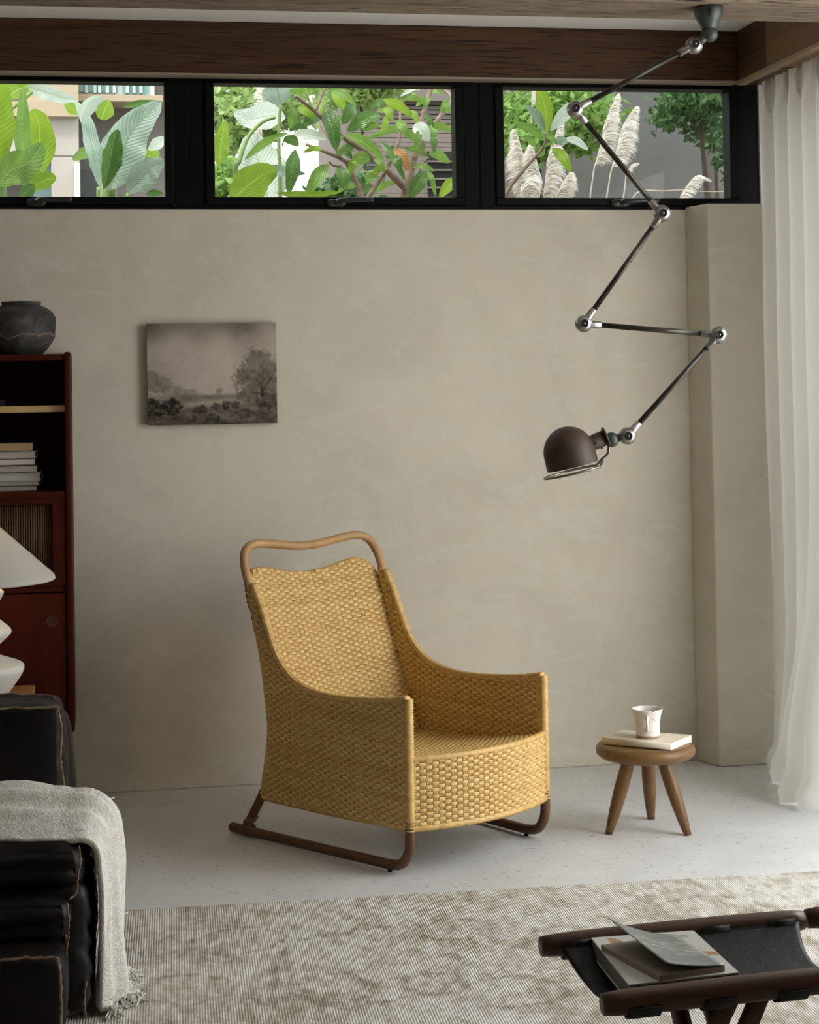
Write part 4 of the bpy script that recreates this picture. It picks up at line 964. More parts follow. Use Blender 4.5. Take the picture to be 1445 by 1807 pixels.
# ------------------------------------------------------------------ articulated ceiling lamp
M_alu = simple('brushed_aluminium', (0.40, 0.39, 0.37), 0.36, 1.0, col2=(0.28, 0.27, 0.255), scale=30)
M_arm = simple('worn_green_black_arm', (0.030, 0.036, 0.028), 0.32, 0.6, col2=(0.055, 0.045, 0.032), scale=14)
M_pat = simple('patinated_green_cast', (0.045, 0.055, 0.046), 0.45, 0.5, col2=(0.085, 0.10, 0.085), scale=26, bump=0.15, bscale=70)
M_rust = simple('rusted_brown_steel', (0.030, 0.016, 0.008), 0.55, 0.1, col2=(0.055, 0.031, 0.017), scale=16, bump=0.1, bscale=120)
M_dark = simple('dark_bore', (0.008, 0.008, 0.008), 0.4)
M_refl = simple('reflector_enamel', (0.62, 0.60, 0.55), 0.4)
nf = np.array([AF[0], AF[1], 0]); nf /= np.linalg.norm(nf)
base_pt = atZ((1250, 13), 2.520); LD = float(base_pt @ nf)            # the arms hang in one upright plane through the ceiling mount
def lp(p):
    v = ray(p); t = (LD-CAM @ nf)/(v @ nf); return CAM+v*t
jl = thing('articulated_lamp', 'industrial articulated arm lamp with brown dome shade hanging from the beam', 'lamp', tuple(base_pt))
BO = Vector(base_pt)
def lo(p): return Vector(p)-BO
pxm = FPX/LD
J = [(1225, 80), (1015, 193), (1168, 377), (1030, 571), (1267, 591), (1107, 769)]; JW = [lo(lp(p)) for p in J]
tocam = -Vector(nf)
q = MB(); cb_ = lo(lp((1250, 50))); ax_ = lo(lp((1250, 13))); ax_.z = 0
Mb = Matrix.Translation(Vector((0, 0, 0)))
q.lathe([(0.0005, 0.0), (0.0445, 0.0), (0.0445, -0.006), (0.0435, -0.017), (0.0400, -0.030), (0.0330, -0.043), (0.0265, -0.053), (0.0235, -0.060), (0.022, -0.066), (0.0005, -0.066)], 32)
ml = q.build('ceiling_mount', M_pat, jl)
q = MB(); q.box(-0.0045, 0.0045, -0.002, 0.002, -0.038, -0.012); o = q.build('slot', M_dark, ml); o.location = (-0.012, -0.0385, 0); o.rotation_euler = (math.radians(-22), 0, math.radians(-15))
bb_ = lo(lp((1252, 60))); q = MB(); q.sphere(bb_, 0.0250, 22, 14); q.build('swivel_ball', M_pat, jl)
q = MB(); q.tube([bb_, JW[0]], [0.014, 0.012], 14); q.build('link', M_pat, jl)
for i, c in enumerate(JW):
    q = MB(); q.sphere(c, 0.0262, 26, 16); ball = q.build('joint', M_alu, jl)
    q = MB(); Mf = frame(c+tocam*0.0247, tocam); q.lathe([(0.0118, -0.003), (0.0122, 0.0022), (0.0105, 0.0032), (0.0090, 0.0022), (0.0005, 0.0022)], 22, Mf); q.build('joint_ring', M_dark, ball)
    q = MB(); q.lathe([(0.0034, 0.0), (0.0034, 0.0045), (0.0024, 0.0058), (0.0005, 0.0060)], 14, Mf); q.build('joint_pin', M_alu, ball)
for i in range(5):
    a, c = JW[i], JW[i+1]; d = (c-a).normalized()
    off = tocam*(0.006 if i % 2 == 0 else -0.006)
    for (p, dd) in ((a, d), (c, -d)):
        q = MB(); q.tube([p+off+dd*0.012, p+off+dd*0.020, p+off+dd*0.052, p+off+dd*0.0525], [0.0140, 0.0118, 0.0112, 0.0096], 16); q.build('socket', M_alu, jl)
    q = MB(); q.tube([a+off+d*0.048, c+off-d*0.048], 0.0082, 14); q.build('arm', M_arm, jl)
# head
SD = lambda p: lo(lp(p))
ul = (SD((1055, 812))-SD((965, 834))).normalized()              # along the rim, to the right
ax_up = Vector(nf).cross(ul).normalized()
if ax_up.z < 0: ax_up = -ax_up
rimc = (SD((1055, 812))+SD((966, 834)))/2; R0 = (SD((1055, 812))-SD((966, 834))).length/2
# tip the opening slightly away from the viewer so its underside stays hidden
ax_t = (ax_up + Vector(nf)*-0.0).normalized()
head = MB(); Ms = frame(rimc, ax_t); H0 = 0.128
pr = [(R0, 0.0), (R0*1.004, 0.02)] + [(max(0.0005, R0*math.cos(a)), 0.040+0.080*math.sin(a)) for a in np.linspace(0, math.pi/2, 20)]
inn = [(max(0.0004, r_-0.0025), max(0.0, z-0.0025)) for r_, z in reversed(pr)]
head.lathe(pr, 48, Ms); sh_ = head.build('shade', M_rust, jl)
q = MB(); q.lathe(inn, 48, Ms); q.build('reflector', M_refl, sh_)
q = MB(); q.sphere(rimc+ax_t*0.055, 0.028, 16, 10); q.build('bulb', simple('unlit_bulb', (0.75, 0.73, 0.68), 0.25), sh_)
q = MB(); n0 = SD((1042, 783)); n1 = SD((1068, 772)); dn = (n1-n0).normalized(); q.tube([n0-dn*0.02, n0, n1], [0.0235, 0.0235, 0.0235], 22); nk = q.build('neck', M_rust, jl)
q = MB(); q.tube([n1-dn*0.002, n1, n1+dn*0.004, n1+dn*0.007], [0.026, 0.0315, 0.0315, 0.025], 26); q.build('flange', M_rust, nk)
q = MB(); sc2 = SD((1050, 782)); q.sphere(sc2+tocam*0.022, 0.0035, 10, 6); q.build('screw', M_dark, nk)
q = MB(); q.sphere((n0+n1)/2-ax_up*0.0235+dn*0.006, 0.0045, 10, 6); q.build('screw', M_dark, nk)
gb = SD((1079, 776)); q = MB(); q.sphere(gb, 0.0225, 22, 14, sc=(1, 1, 1)); q.build('swivel_ball', M_pat, jl)
q = MB(); q.tube([gb, JW[5]], [0.0125, 0.011], 14); q.build('link', M_arm, jl)
# wire rim carried below the opening, its ends rising to the neck
rr_ = R0*1.16; ringc = rimc - ax_t*0.016; v2 = ax_t.cross(ul).normalized(); pts = []
for k in range(41):
    a = math.radians(34) + math.radians(292)*k/40
    pts.append(ringc + ul*rr_*math.cos(a) + v2*rr_*math.sin(a))
e0 = [n1+dn*0.003-ax_up*0.026+v2*0.005, SD((1074, 791))+v2*0.007, SD((1072, 802))+v2*0.012, SD((1063, 811))+v2*0.020]
e1 = [SD((1063, 811))-v2*0.020, SD((1072, 802))-v2*0.012, SD((1074, 791))-v2*0.007, n1+dn*0.003-ax_up*0.026-v2*0.005]
q = MB(); q.tube(spline([*e0, *pts[::2], *e1], 5), 0.0038, 10); q.build('wire_rim', simple('worn_steel_wire', (0.20, 0.175, 0.15), 0.35, 0.85), jl)

# ------------------------------------------------------------------ curtain
M_curt = cloth('sheer_cream_linen', (0.80, 0.78, 0.72), 0.46, 0.9, 420, 0.12, tp=0.03)
def curt_pt(s, h):       # s metres along the track from the back corner, h height
    y = 6.135 - s
    ph = s/0.128*2*math.pi
    f = max(0.0, min(1.0, (2.505-h)/0.14)); amp = 0.010 + 0.026*sm(0, 1, f)
    lowf = sm(1.25, 0.0, h)
    wob = 0.6*ns(s*3.1, h*0.8, 2.0) + 0.5*ns(s*8.0, h*1.1, 7.0)
    x = 2.438 - amp*math.sin(ph + 1.3*wob*lowf*3 + 0.5*ns(0, h, s)) - 0.010*math.sin(ph*2.03+1.0)*(1-f)
    # the nearer folds swing into the room and rest on the floor
    sw_ = math.exp(-((s-0.60)/0.17)**2); x -= 0.175*sw_*sm(1.15, 0.10, h); x -= 0.085*math.exp(-((s-0.30)/0.16)**2)*sm(0.55, 0.04, h); x -= 0.10*sm(0.75, 1.0, s)*sm(1.2, 0.1, h)
    x += 0.030*wob*lowf
    y += 0.018*math.cos(ph+0.6) * (0.4+0.6*f) + 0.02*wob*lowf
    return x, y, h
q = MB(); rows = []; NSc, NH = 230, 70
for i in range(NSc+1):
    s_ = 0.72*i/NSc; row = []
    for j in range(NH+1):
        t = j/NH; h = 2.508-2.50*t
        if t > 0.955:
            k = min(1.0, (t-0.955)/0.045); x, y, _ = curt_pt(s_, 0.095); h = 0.095*(1-k)+0.007+0.010*abs(ns(s_*9, k*2, 1))*k; x -= 0.032*math.sin(math.pi*0.72*k); 
        else: x, y, _ = curt_pt(s_, h)
        row.append((x, y, h))
    rows.append(row)
q.grid(rows); cur = q.build('sheer_curtain', M_curt); tag(cur, 'floor-length cream sheer curtain with pinch pleats hanging by the back corner', 'curtain')
for k in range(4):     # pinch pleats: stitched tucks below the heading
    for dx in (-0.012, 0.0, 0.012):
        s_ = 0.07+0.16*k; x, y, _ = curt_pt(s_, 2.47); m_ = MB()
        m_.tube([(x-0.012, y+dx*0.8, 2.504), (x-0.020, y+dx*0.9, 2.46), (x-0.017, y+dx*0.5, 2.41), (x-0.006, y+dx*0.2, 2.38)], [0.006, 0.0075, 0.0055, 0.002], 8); m_.build('pleat', M_curt, cur)

# ------------------------------------------------------------------ garden and buildings beyond the clerestory
M_bright = leafmat('sunlit_leaf', (0.13, 0.27, 0.022), (0.28, 0.43, 0.05), 0.5, 0.35, 70, (0.36, 0.52, 0.05))
M_green = leafmat('mid_green_leaf', (0.10, 0.215, 0.032), (0.215, 0.37, 0.075), 0.45, 0.35, 60)
M_deep = leafmat('deep_green_leaf', (0.055, 0.135, 0.026), (0.12, 0.245, 0.055), 0.35, 0.33, 60, ribcol=(0.22, 0.34, 0.12))
M_silver = leafmat('glaucous_leaf', (0.17, 0.27, 0.20), (0.42, 0.53, 0.46), 0.30, 0.32, 85, (0.4, 0.55, 0.35), (0.20, 0.32, 0.14))
M_white_l = leafmat('pale_leaf_underside', (0.46, 0.56, 0.47), (0.68, 0.76, 0.69), 0.35, 0.35, 85, (0.65, 0.78, 0.6), (0.36, 0.48, 0.26))
M_dead = leafmat('dead_brown_leaf', (0.34, 0.17, 0.05), (0.48, 0.27, 0.10), 0.35, 0.6, 40)
M_bark = simple('grey_brown_bark', (0.20, 0.145, 0.105), 0.85, col2=(0.32, 0.25, 0.19), scale=40, bump=0.4, bscale=90)
M_stalk = simple('green_leaf_stalk', (0.13, 0.21, 0.055), 0.5, col2=(0.20, 0.30, 0.09), scale=20)
M_soil = simple('garden_soil', (0.09, 0.065, 0.045), 0.95, col2=(0.14, 0.11, 0.08), scale=12, bump=0.5, bscale=30)
GZ = 1.30
b = MB(); b.box(-9, 12, WY+0.26, 11.0, 0.2, GZ); struct(b.build('ground_bed', M_soil))
b = MB(); b.box(-40, 40, -25, 45, -0.45, -0.16); struct(b.build('ground', simple('pavement', (0.36, 0.34, 0.31), 0.9, col2=(0.42, 0.40, 0.37), scale=3)))

def leaf_mesh(mid, widths, hint, fold=0.15, droop=0.0, lat=3, skew=0.0, tear=0.0):
    """blade along a midrib: widths[i] half width left/right, folded up along the rib"""
    M_ = [Vector(p) for p in mid]; n = len(M_); hint = Vector(hint).normalized(); P = []; U = []
    for i in range(n):
        t = (M_[min(i+1, n-1)]-M_[max(i-1, 0)]).normalized(); w = t.cross(hint)
        w = w.normalized() if w.length > 1e-4 else Vector((1, 0, 0)); nr = w.cross(t).normalized(); row = []
        for j in range(-lat, lat+1):
            s = j/lat; W = widths[i]*(1+skew*s)
            row.append(M_[i] + w*W*s*math.cos(fold*abs(s)) + nr*(W*abs(s)*fold - droop*W*s*s) + t*0.35*W*abs(s)*0.5 + nr*W*0.13*math.sin(i*1.7+s*3.0+W*90)*abs(s))
            U.append(((s+1)/2, i/(n-1)))
        P.append(row)
    q = MB(); q.grid(P, uv=U); return q
def wprof(kind, n):
    t = np.linspace(0, 1, n)
    if kind == 'banana': w = np.minimum(1, (t/0.30)**0.7)*np.clip((1-t)/0.55, 0, 1)**0.6
    elif kind == 'oval': w = np.minimum(1, (t/0.42)**0.75)*np.clip((1-t)/0.58, 0, 1)**0.62*np.where(t > 0.42, 1.0, 1.0)
    else: w = np.abs(np.sin(math.pi*t**1.05))**0.75*(0.75+0.35*t)
    return np.maximum(w, 0.03)
def pleaf(parent, pts, Y, wpx, mat, kind='oval', fold=0.25, tilt=0.0, droop=0.1, n=None, skew=0.0):
    Ys = Y if hasattr(Y, '__len__') else (Y, Y); m_ = len(pts)
    P3 = [atY(p, Ys[0]+(Ys[1]-Ys[0])*i/(m_-1)) for i, p in enumerate(pts)]
    if m_ == 2: 
        midp = (P3[0]+P3[1])/2 + np.array([0, -0.02, 0.012]); P3 = [P3[0], midp, P3[1]]
    n = n or (14 if kind == 'banana' else 9); S_ = spline(P3, 12); idx = np.linspace(0, len(S_)-1, n).round().astype(int); mid = [S_[i] for i in idx]
    W = wprof(kind, n)*wpx/2*((Ys[0]+Ys[1])/2)/FPX; c = mid[n//2]
    d = Vector(c-CAM).normalized(); ax = Vector(mid[-1]-mid[0]).normalized(); hint = -d; hint = Matrix.Rotation(tilt, 3, ax) @ hint
    return leaf_mesh(mid, W, hint, fold, droop, 4 if kind == 'banana' else 2, skew).build('leaf', mat, parent)
def pbranch(parent, pts, Y, r0, r1, mat=None, name='branch'):
    Ys = Y if hasattr(Y, '__len__') else (Y, Y); P3 = [atY(p, Ys[0]+(Ys[1]-Ys[0])*i/(len(pts)-1)) for i, p in enumerate(pts)]
    S_ = spline(P3, 6); q = MB(); q.tube(S_, [r0+(r1-r0)*i/(len(S_)-1) for i in range(len(S_))], 8); return q.build(name, mat or M_bark, parent)
def plant(name, label, px, Y, group=None, cat='plant'):
    p = atY(px, Y); return thing(name, label, cat, (0, 0, 0), 0, group), p
def rooted(t, p):     # put the empty on the soil and keep the parts where they are
    off = Vector((p[0], p[1], GZ)); t.location = off
    for ch in t.children: ch.location = -off
def z4(x, y): return (x/4.817, 120+y/4.817)
def z2(x, y): return (360+x/2.676, 120+y/2.676)
def z3(x, y): return (870+x/3.284, 140+y/3.284)

# leafy plant hard against the left frame edge: bright blades seen against the light
t, p = plant('banana_plant', 'bright yellow-green banana plant at the far left edge of the windows', (10, 360), 7.25, 'broad-leaved plants outside the windows')
pleaf(t, [z4(-90, 960), z4(-75, 600), z4(-40, 300), z4(0, 40)], (7.2, 7.1), 78, M_bright, 'banana', 0.2, 0.2)
pleaf(t, [z4(60, 260), z4(140, 190), z4(235, 150), z4(270, 90)], (7.5, 7.6), 42, M_bright, 'banana', 0.3)
pleaf(t, [z4(250, 1010), z4(190, 640), z4(190, 420), z4(200, 150)], (7.45, 7.4), 34, M_green, 'banana', 0.2, 0.5)
pleaf(t, [z4(240, 1040), z4(330, 700), z4(330, 480), z4(280, 350)], (7.7, 7.6), 58, M_bright, 'banana', 0.15, -0.3)
pleaf(t, [z4(-30, 1010), z4(90, 870), z4(250, 800), z4(365, 640)], (7.0, 7.15), 66, M_green, 'banana', 0.35, 0.35)
pleaf(t, [z4(240, 1060), z4(330, 980), z4(420, 940), z4(470, 960)], (7.6, 7.6), 34, M_bright, 'oval', 0.2)
pleaf(t, [z4(160, 1110), z4(230, 1050), z4(290, 990)], (7.3, 7.3), 28, M_deep, 'oval', 0.2)
pbranch(t, [(6, 520), (4, 400), (2, 300), (0, 230)], 7.25, 0.03, 0.014, M_stalk, 'stalk'); pbranch(t, [(-10, 520), (0, 340), (0, 218), (28, 186), (56, 162)], (7.3, 7.5), 0.014, 0.006, M_stalk, 'stalk')
pbranch(t, [(52, 520), (48, 360), (46, 300)], 7.6, 0.022, 0.012, M_stalk, 'stalk')
rooted(t, p)
# silver-leaved plant in the first window
t, p = plant('banana_plant', 'glaucous silver-leaved plant with folded blades in the first window', (185, 380), 7.5, 'broad-leaved plants outside the windows')
pleaf(t, [z4(235, 160), z4(360, 195), z4(520, 245), z4(660, 275)], (7.55, 7.5), 30, M_white_l, 'banana', 0.35, 0.3)
pleaf(t, [z4(690, 460), z4(720, 370), z4(780, 280), z4(880, 255)], (7.45, 7.4), 36, M_white_l, 'oval', 0.4, 0.5)
pleaf(t, [z4(850, 1020), z4(800, 760), z4(730, 470), z4(645, 280)], (7.5, 7.55), 38, M_silver, 'banana', 0.3, 0.7)
pleaf(t, [z4(930, 1040), z4(1020, 800), z4(1120, 540), z4(1370, 290)], (7.35, 7.3), 84, M_silver, 'banana', 0.28, -0.15, 0.2)
pleaf(t, [z4(880, 1030), z4(930, 800), z4(960, 640), z4(1000, 520)], (7.3, 7.25), 44, M_deep, 'banana', 0.45, 0.5)
pleaf(t, [z4(1080, 1060), z4(1180, 960), z4(1280, 850), z4(1400, 790)], (7.2, 7.2), 52, M_silver, 'banana', 0.2, 0.2)
pleaf(t, [z4(930, 270), z4(890, 360), z4(860, 440)], (7.8, 7.8), 38, M_bright, 'oval', 0.2); pleaf(t, [z4(545, 300), z4(620, 350), z4(690, 380)], (7.8, 7.8), 22, M_bright, 'oval', 0.2)
pleaf(t, [z4(790, 690), z4(700, 730), z4(615, 780)], (7.6, 7.5), 24, M_green, 'oval', 0.3); pleaf(t, [z4(1040, 330), z4(1200, 300), z4(1390, 290)], (7.5, 7.5), 15, M_deep, 'oval', 0.4)
pleaf(t, [z4(1200, 770), z4(1290, 740), z4(1340, 690)], (7.7, 7.7), 30, M_bright, 'oval', 0.2); pleaf(t, [z4(1260, 700), z4(1340, 640), z4(1420, 590)], (7.6, 7.6), 24, M_white_l, 'oval', 0.2)
pleaf(t, [z4(1240, 1080), z4(1310, 1060), z4(1390, 1075)], (7.2, 7.2), 14, M_deep, 'oval', 0.2); pleaf(t, [z4(1150, 790), z4(1230, 780), z4(1290, 810)], (7.4, 7.4), 14, M_deep, 'oval', 0.3)
pbranch(t, [(195, 724), (193, 430), (192, 345), (195, 320)], 7.42, 0.05, 0.03, M_stalk, 'stem'); pbranch(t, [(215, 724), (222, 420), (226, 340)], 7.22, 0.012, 0.008, M_stalk, 'stalk'); pbranch(t, [(176, 724), (175, 420), (174, 330)], 7.5, 0.014, 0.009, M_stalk, 'stalk')
rooted(t, p)
# pale broad leaves at the left of the middle window
t, p = plant('banana_plant', 'broad pale leaves at the left side of the middle window', (415, 390), 7.3, 'broad-leaved plants outside the windows')
pleaf(t, [z2(385, 235), z2(310, 225), z2(220, 240), z2(140, 210)], (7.5, 7.45), 52, M_white_l, 'banana', 0.25, 0.3)
pleaf(t, [z2(300, 660), z2(290, 540), z2(250, 420), z2(215, 310)], (7.4, 7.45), 92, M_white_l, 'banana', 0.12)
pleaf(t, [z2(120, 640), z2(190, 570), z2(270, 510), z2(345, 485)], (7.1, 7.15), 66, M_bright, 'banana', 0.2, 0.3); pleaf(t, [z2(235, 505), z2(320, 485), z2(400, 490), z2(478, 500)], (7.2, 7.2), 22, M_silver, 'banana', 0.3)
pleaf(t, [z2(70, 460), z2(78, 370), z2(100, 250)], (7.3, 7.3), 34, M_bright, 'banana', 0.2); pleaf(t, [z2(365, 175), z2(350, 120), z2(335, 50)], (7.35, 7.3), 64, M_silver, 'oval', 0.15)
pleaf(t, [z2(190, 435), z2(290, 350), z2(400, 305)], (7.25, 7.2), 17, M_green, 'oval', 0.3); pleaf(t, [z2(340, 590), z2(480, 600), z2(650, 585)], (7.1, 7.1), 16, M_bright, 'oval', 0.2)
pbranch(t, [(405, 724), (414, 330), (422, 285), (437, 243), (462, 216), (486, 207)], (7.35, 7.45), 0.012, 0.007, M_stalk, 'stalk'); pbranch(t, [(395, 724), (402, 400), (406, 345)], 7.1, 0.012, 0.009, M_stalk, 'stalk')
pbranch(t, [(470, 724), (470, 420), (470, 350)], 7.4, 0.014, 0.01, M_stalk, 'stalk'); pbranch(t, [(500, 724), (495, 350), (492, 250), (495, 186)], 7.38, 0.01, 0.006, M_stalk, 'stalk')
rooted(t, p)
# branching shrub in the middle window
t, p = plant('leafy_shrub', 'branching shrub with large oval leaves filling the middle window', (715, 390), 7.3, 'shrubs outside the windows')
pbranch(t, [(712, 724), (714, 400), z2(950, 605), z2(975, 500), z2(1000, 400), z2(1030, 240), z2(1085, 60)], (7.3, 7.25), 0.026, 0.008, None, 'trunk')
pbranch(t, [z2(960, 580), z2(880, 500), z2(780, 410), z2(650, 320), z2(520, 200), z2(430, 130)], (7.28, 7.1), 0.016, 0.008); pbranch(t, [z2(1000, 400), z2(1100, 250), z2(1170, 150), z2(1100, 80)], (7.3, 7.4), 0.014, 0.006); pbranch(t, [z2(1170, 150), z2(1175, 60)], (7.4, 7.4), 0.01, 0.006)
pbranch(t, [(650, 724), (640, 400), z2(740, 600), z2(690, 480), z2(650, 430), z2(480, 360)], (7.25, 7.2), 0.017, 0.006); pbranch(t, [z2(760, 630), z2(860, 480), z2(920, 340), z2(925, 210)], (7.25, 7.3), 0.011, 0.005)
pbranch(t, [z2(650, 430), z2(590, 330), z2(550, 270)], (7.2, 7.25), 0.006, 0.004); pbranch(t, [z2(530, 200), z2(560, 120), z2(590, 60)], (7.1, 7.1), 0.006, 0.004); pbranch(t, [z2(510, 190), z2(480, 110), z2(460, 60)], (7.1, 7.1), 0.005, 0.003, M_stalk); pbranch(t, [z2(1000, 525), z2(1030, 460), z2(1060, 420)], (7.25, 7.2), 0.006, 0.004)
pbranch(t, [z2(645, 465), z2(610, 460), z2(590, 440)], (7.2, 7.15), 0.006, 0.004); pbranch(t, [z2(680, 440), z2(710, 430), z2(718, 402)], (7.2, 7.15), 0.006, 0.004)
L_ = [((408, 295), (425, 195), 58, 1), ((555, 235), (462, 280), 62, 2), ((575, 165), (610, 280), 0, 2), ((410, 325), (575, 335), 66, 3), ((445, 370), (375, 340), 62, 2), ((432, 385), (398, 595), 84, 2), ((592, 455), (482, 602), 84, 1), ((650, 468), (655, 570), 90, 2), ((700, 440), (782, 440), 74, 1), ((838, 150), (992, 235), 56, 0), ((985, 275), (1060, 345), 86, 3),
      ((1045, 278), (1190, 305), 44, 1), ((1060, 405), (1158, 450), 58, 1), ((962, 283), (772, 335), 46, 1), ((1075, 305), (1085, 402), 46, 2), ((945, 380), (1055, 420), 34, 1), ((675, 300), (835, 225), 92, 2), ((668, 315), (845, 432), 82, 1), ((828, 340), (950, 535), 46, 2), ((585, 105), (718, 178), 52, 1), ((600, 120), (668, 205), 60, 0), ((715, 180), (655, 265), 80, 2), ((862, 90), (962, 105), 54, 0),
      ((925, 135), (1045, 90), 30, 3), ((1110, 615), (1200, 520), 66, 0), ((1050, 480), (1092, 605), 34, 1), ((970, 620), (1050, 490), 84, 2), ((800, 592), (908, 540), 36, 1), ((735, 602), (805, 562), 44, 2), ((895, 385), (965, 485), 66, 4), ((782, 195), (855, 165), 42, 2), ((845, 190), (890, 255), 46, 0), ((500, 130), (440, 110), 40, 1), ((560, 90), (620, 75), 36, 0), ((470, 95), (545, 85), 32, 1), ((955, 150), (1030, 165), 40, 1), ((1060, 110), (1120, 130), 40, 1), ((1165, 160), (1185, 190), 26, 1),
      ((570, 180), (625, 390), 98, 2), ((750, 300), (830, 275), 46, 1), ((870, 230), (840, 300), 44, 0), ((905, 250), (960, 330), 52, 1), ((970, 200), (1010, 280), 40, 0), ((640, 385), (720, 375), 30, 1), ((640, 400), (700, 430), 36, 2), ((400, 300), (490, 285), 30, 2), ((440, 190), (520, 240), 56, 0)]
_rr = random.Random(5)
for bx_, by_ in ((470, 160), (540, 215), (600, 270), (660, 330), (720, 370), (800, 430), (860, 480), (1010, 360), (1020, 300), (1040, 220), (1060, 140), (1080, 280), (1130, 210), (1160, 165), (560, 390), (620, 415), (690, 500), (720, 560), (880, 430), (905, 380), (925, 300), (985, 470), (560, 110), (1000, 180), (800, 480), (760, 520)):
    an = _rr.uniform(0, 6.28); ll = _rr.uniform(60, 105); L_.append(((bx_, by_), (bx_+ll*math.cos(an), by_+ll*0.8*math.sin(an)), _rr.uniform(34, 56), _rr.choice((0, 1, 1, 2, 1))))
for a, c, w, k in L_:
    if w == 0: continue
    yy = 7.12+0.22*random.random(); pleaf(t, [z2(*a), z2(*c)], (yy, yy-0.03), w/2.676, (M_bright, M_green, M_deep, M_white_l, M_dead)[k], 'oval', 0.22+0.2*random.random(), random.uniform(-0.4, 0.4))
rooted(t, p)
# young magnolia-like sprig in the third window
t, p = plant('leafy_shrub', 'single leafy sprig on a bare stem in the third window', z3(80, 720), 7.2, 'shrubs outside the windows')
pbranch(t, [(870, 724), (885, 400), z3(80, 660), z3(180, 520), z3(290, 395), z3(315, 310)], (7.25, 7.15), 0.012, 0.006, None, 'stem')
for a, c, w, m_, kd in (((318, 305), (265, 40), 112, M_bright, 'oval'), ((300, 305), (190, 150), 66, M_silver, 'oval'), ((330, 300), (500, 125), 92, M_white_l, 'oval'), ((288, 352), (125, 255), 62, M_green, 'oval'), ((242, 395), (170, 340), 50, M_green, 'oval'), ((300, 335), (368, 380), 40, M_green, 'oval'), ((340, 400), (450, 538), 78, M_bright, 'oval'), ((360, 375), (425, 375), 64, M_silver, 'oval'), ((410, 345), (552, 412), 54, M_white_l, 'oval'), ((295, 395), (350, 385), 24, M_green, 'oval')):
    pleaf(t, [z3(*a), z3(*c)], (7.15, 7.08), w/3.284, m_, kd, 0.2, random.uniform(-0.2, 0.2))
pbranch(t, [z3(255, 410), z3(250, 390), z3(244, 380)], 7.15, 0.003, 0.002, M_stalk, 'twig')
rooted(t, p)
# pampas grass plumes
M_plume = cloth('pampas_plume', (0.86, 0.83, 0.77), 0.40, 0.9, 200, 0.05); M_straw = simple('pampas_stalk', (0.44, 0.39, 0.29), 0.7)
def plume(pts, Y, wpx, label, stalk=None, n=520, seed=0):
    r2 = random.Random(seed); P3 = [atY(p, Y) for p in pts]; ax = spline(P3, 14); N = len(ax); sc = Y/FPX
    root = thing('pampas_plume', label, 'pampas grass', (0, 0, 0), 0, 'pampas plumes in the third window')
    q = MB(); lean = np.sign(pts[-1][0]-pts[0][0]) or 1
    for k in range(n):
        t_ = r2.random()**0.85; i = min(N-2, int(t_*(N-1))); p = Vector(ax[i]); tg = Vector(ax[i+1]-ax[i]).normalized()
        a = r2.uniform(0, 2*math.pi); side = Vector((math.cos(a), math.sin(a), 0)); W = wpx*sc*(0.30+0.70*math.sin(math.pi*min(1, 0.12+t_*0.85)))*0.5
        L = W*r2.uniform(0.7, 1.9)*(1.25-0.55*t_); d = (side*0.55+Vector((0.25*lean, 0, 0))+tg*1.25).normalized(); pts_ = [p]
        for s_ in range(4):
            d = (d + Vector((0.20*lean+r2.uniform(-0.12, 0.12), r2.uniform(-0.12, 0.12), -0.20-0.14*s_)) ).normalized(); pts_.append(pts_[-1]+d*L/4)
        w = 0.0014*Y/7; up = Vector((r2.uniform(-1, 1), r2.uniform(-1, 1), r2.uniform(-1, 1)))
        V_ = []; 
        for s_, pp in enumerate(pts_):
            dd = (pts_[min(4, s_+1)]-pts_[max(0, s_-1)]).normalized(); nn = dd.cross(up); nn = nn.normalized() if nn.length > 1e-5 else Vector((1, 0, 0)); ww = w*(1.6, 1.5, 1.2, 0.8, 0.2)[s_]; V_ += [pp-nn*ww, pp+nn*ww]
        q.add(V_, [(2*s_, 2*s_+1, 2*s_+3, 2*s_+2) for s_ in range(4)])
    o = q.build('plume', M_plume, root); o['kind'] = 'stuff'
    q = MB(); st = [atY(p, Y) for p in (stalk or [(pts[0][0]-4, 724), (pts[0][0]-3, 400), pts[0]])]; S_ = spline(st, 5) + ax[1:]; q.tube(S_, [0.0045-0.0035*i/(len(S_)-1) for i in range(len(S_))], 6); q.build('stalk', M_straw, root)
    off = Vector((float(st[0][0]), float(st[0][1]), GZ)); root.location = off
    for ch in root.children: ch.location = -off
    return root
plume([z3(590, 500), z3(625, 380), z3(655, 240), z3(715, 95)], 8.2, 44, 'tall upright pampas plume, taller of the middle pair', [(1036, 724), (1039, 400), z3(575, 590), z3(590, 500)], 1600, 1)
plume([z3(690, 510), z3(720, 400), z3(755, 270), z3(820, 165)], 8.15, 46, 'pampas plume crossed by the lamp arm, leaning right', [(1066, 724), (1068, 400), z3(672, 600), z3(690, 510)], 1600, 2)
plume([z3(770, 560), z3(800, 500), z3(840, 485)], 8.1, 14, 'small drooping pampas tuft right of the middle pair', [(1092, 724), (1097, 400), z3(762, 640), z3(770, 560)], 160, 3)
plume([z3(290, 700), z3(310, 560), z3(330, 420), z3(390, 250)], 7.9, 44, 'pampas plume behind the leafy sprig', None, 1600, 4)
plume([z3(210, 700), z3(190, 560), z3(170, 430), z3(130, 300)], 7.85, 46, 'drooping pampas plume at the left frame of the third window', None, 1600, 5)
plume([z3(260, 720), z3(270, 600), z3(250, 480), z3(230, 390)], 7.8, 46, 'pampas plume in the thick of the pale clump under the sprig', None, 1600, 6)
plume([z3(350, 720), z3(380, 650), z3(410, 590), z3(440, 545)], 7.75, 40, 'low pampas plume at the foot of the sprig', None, 1400, 7)
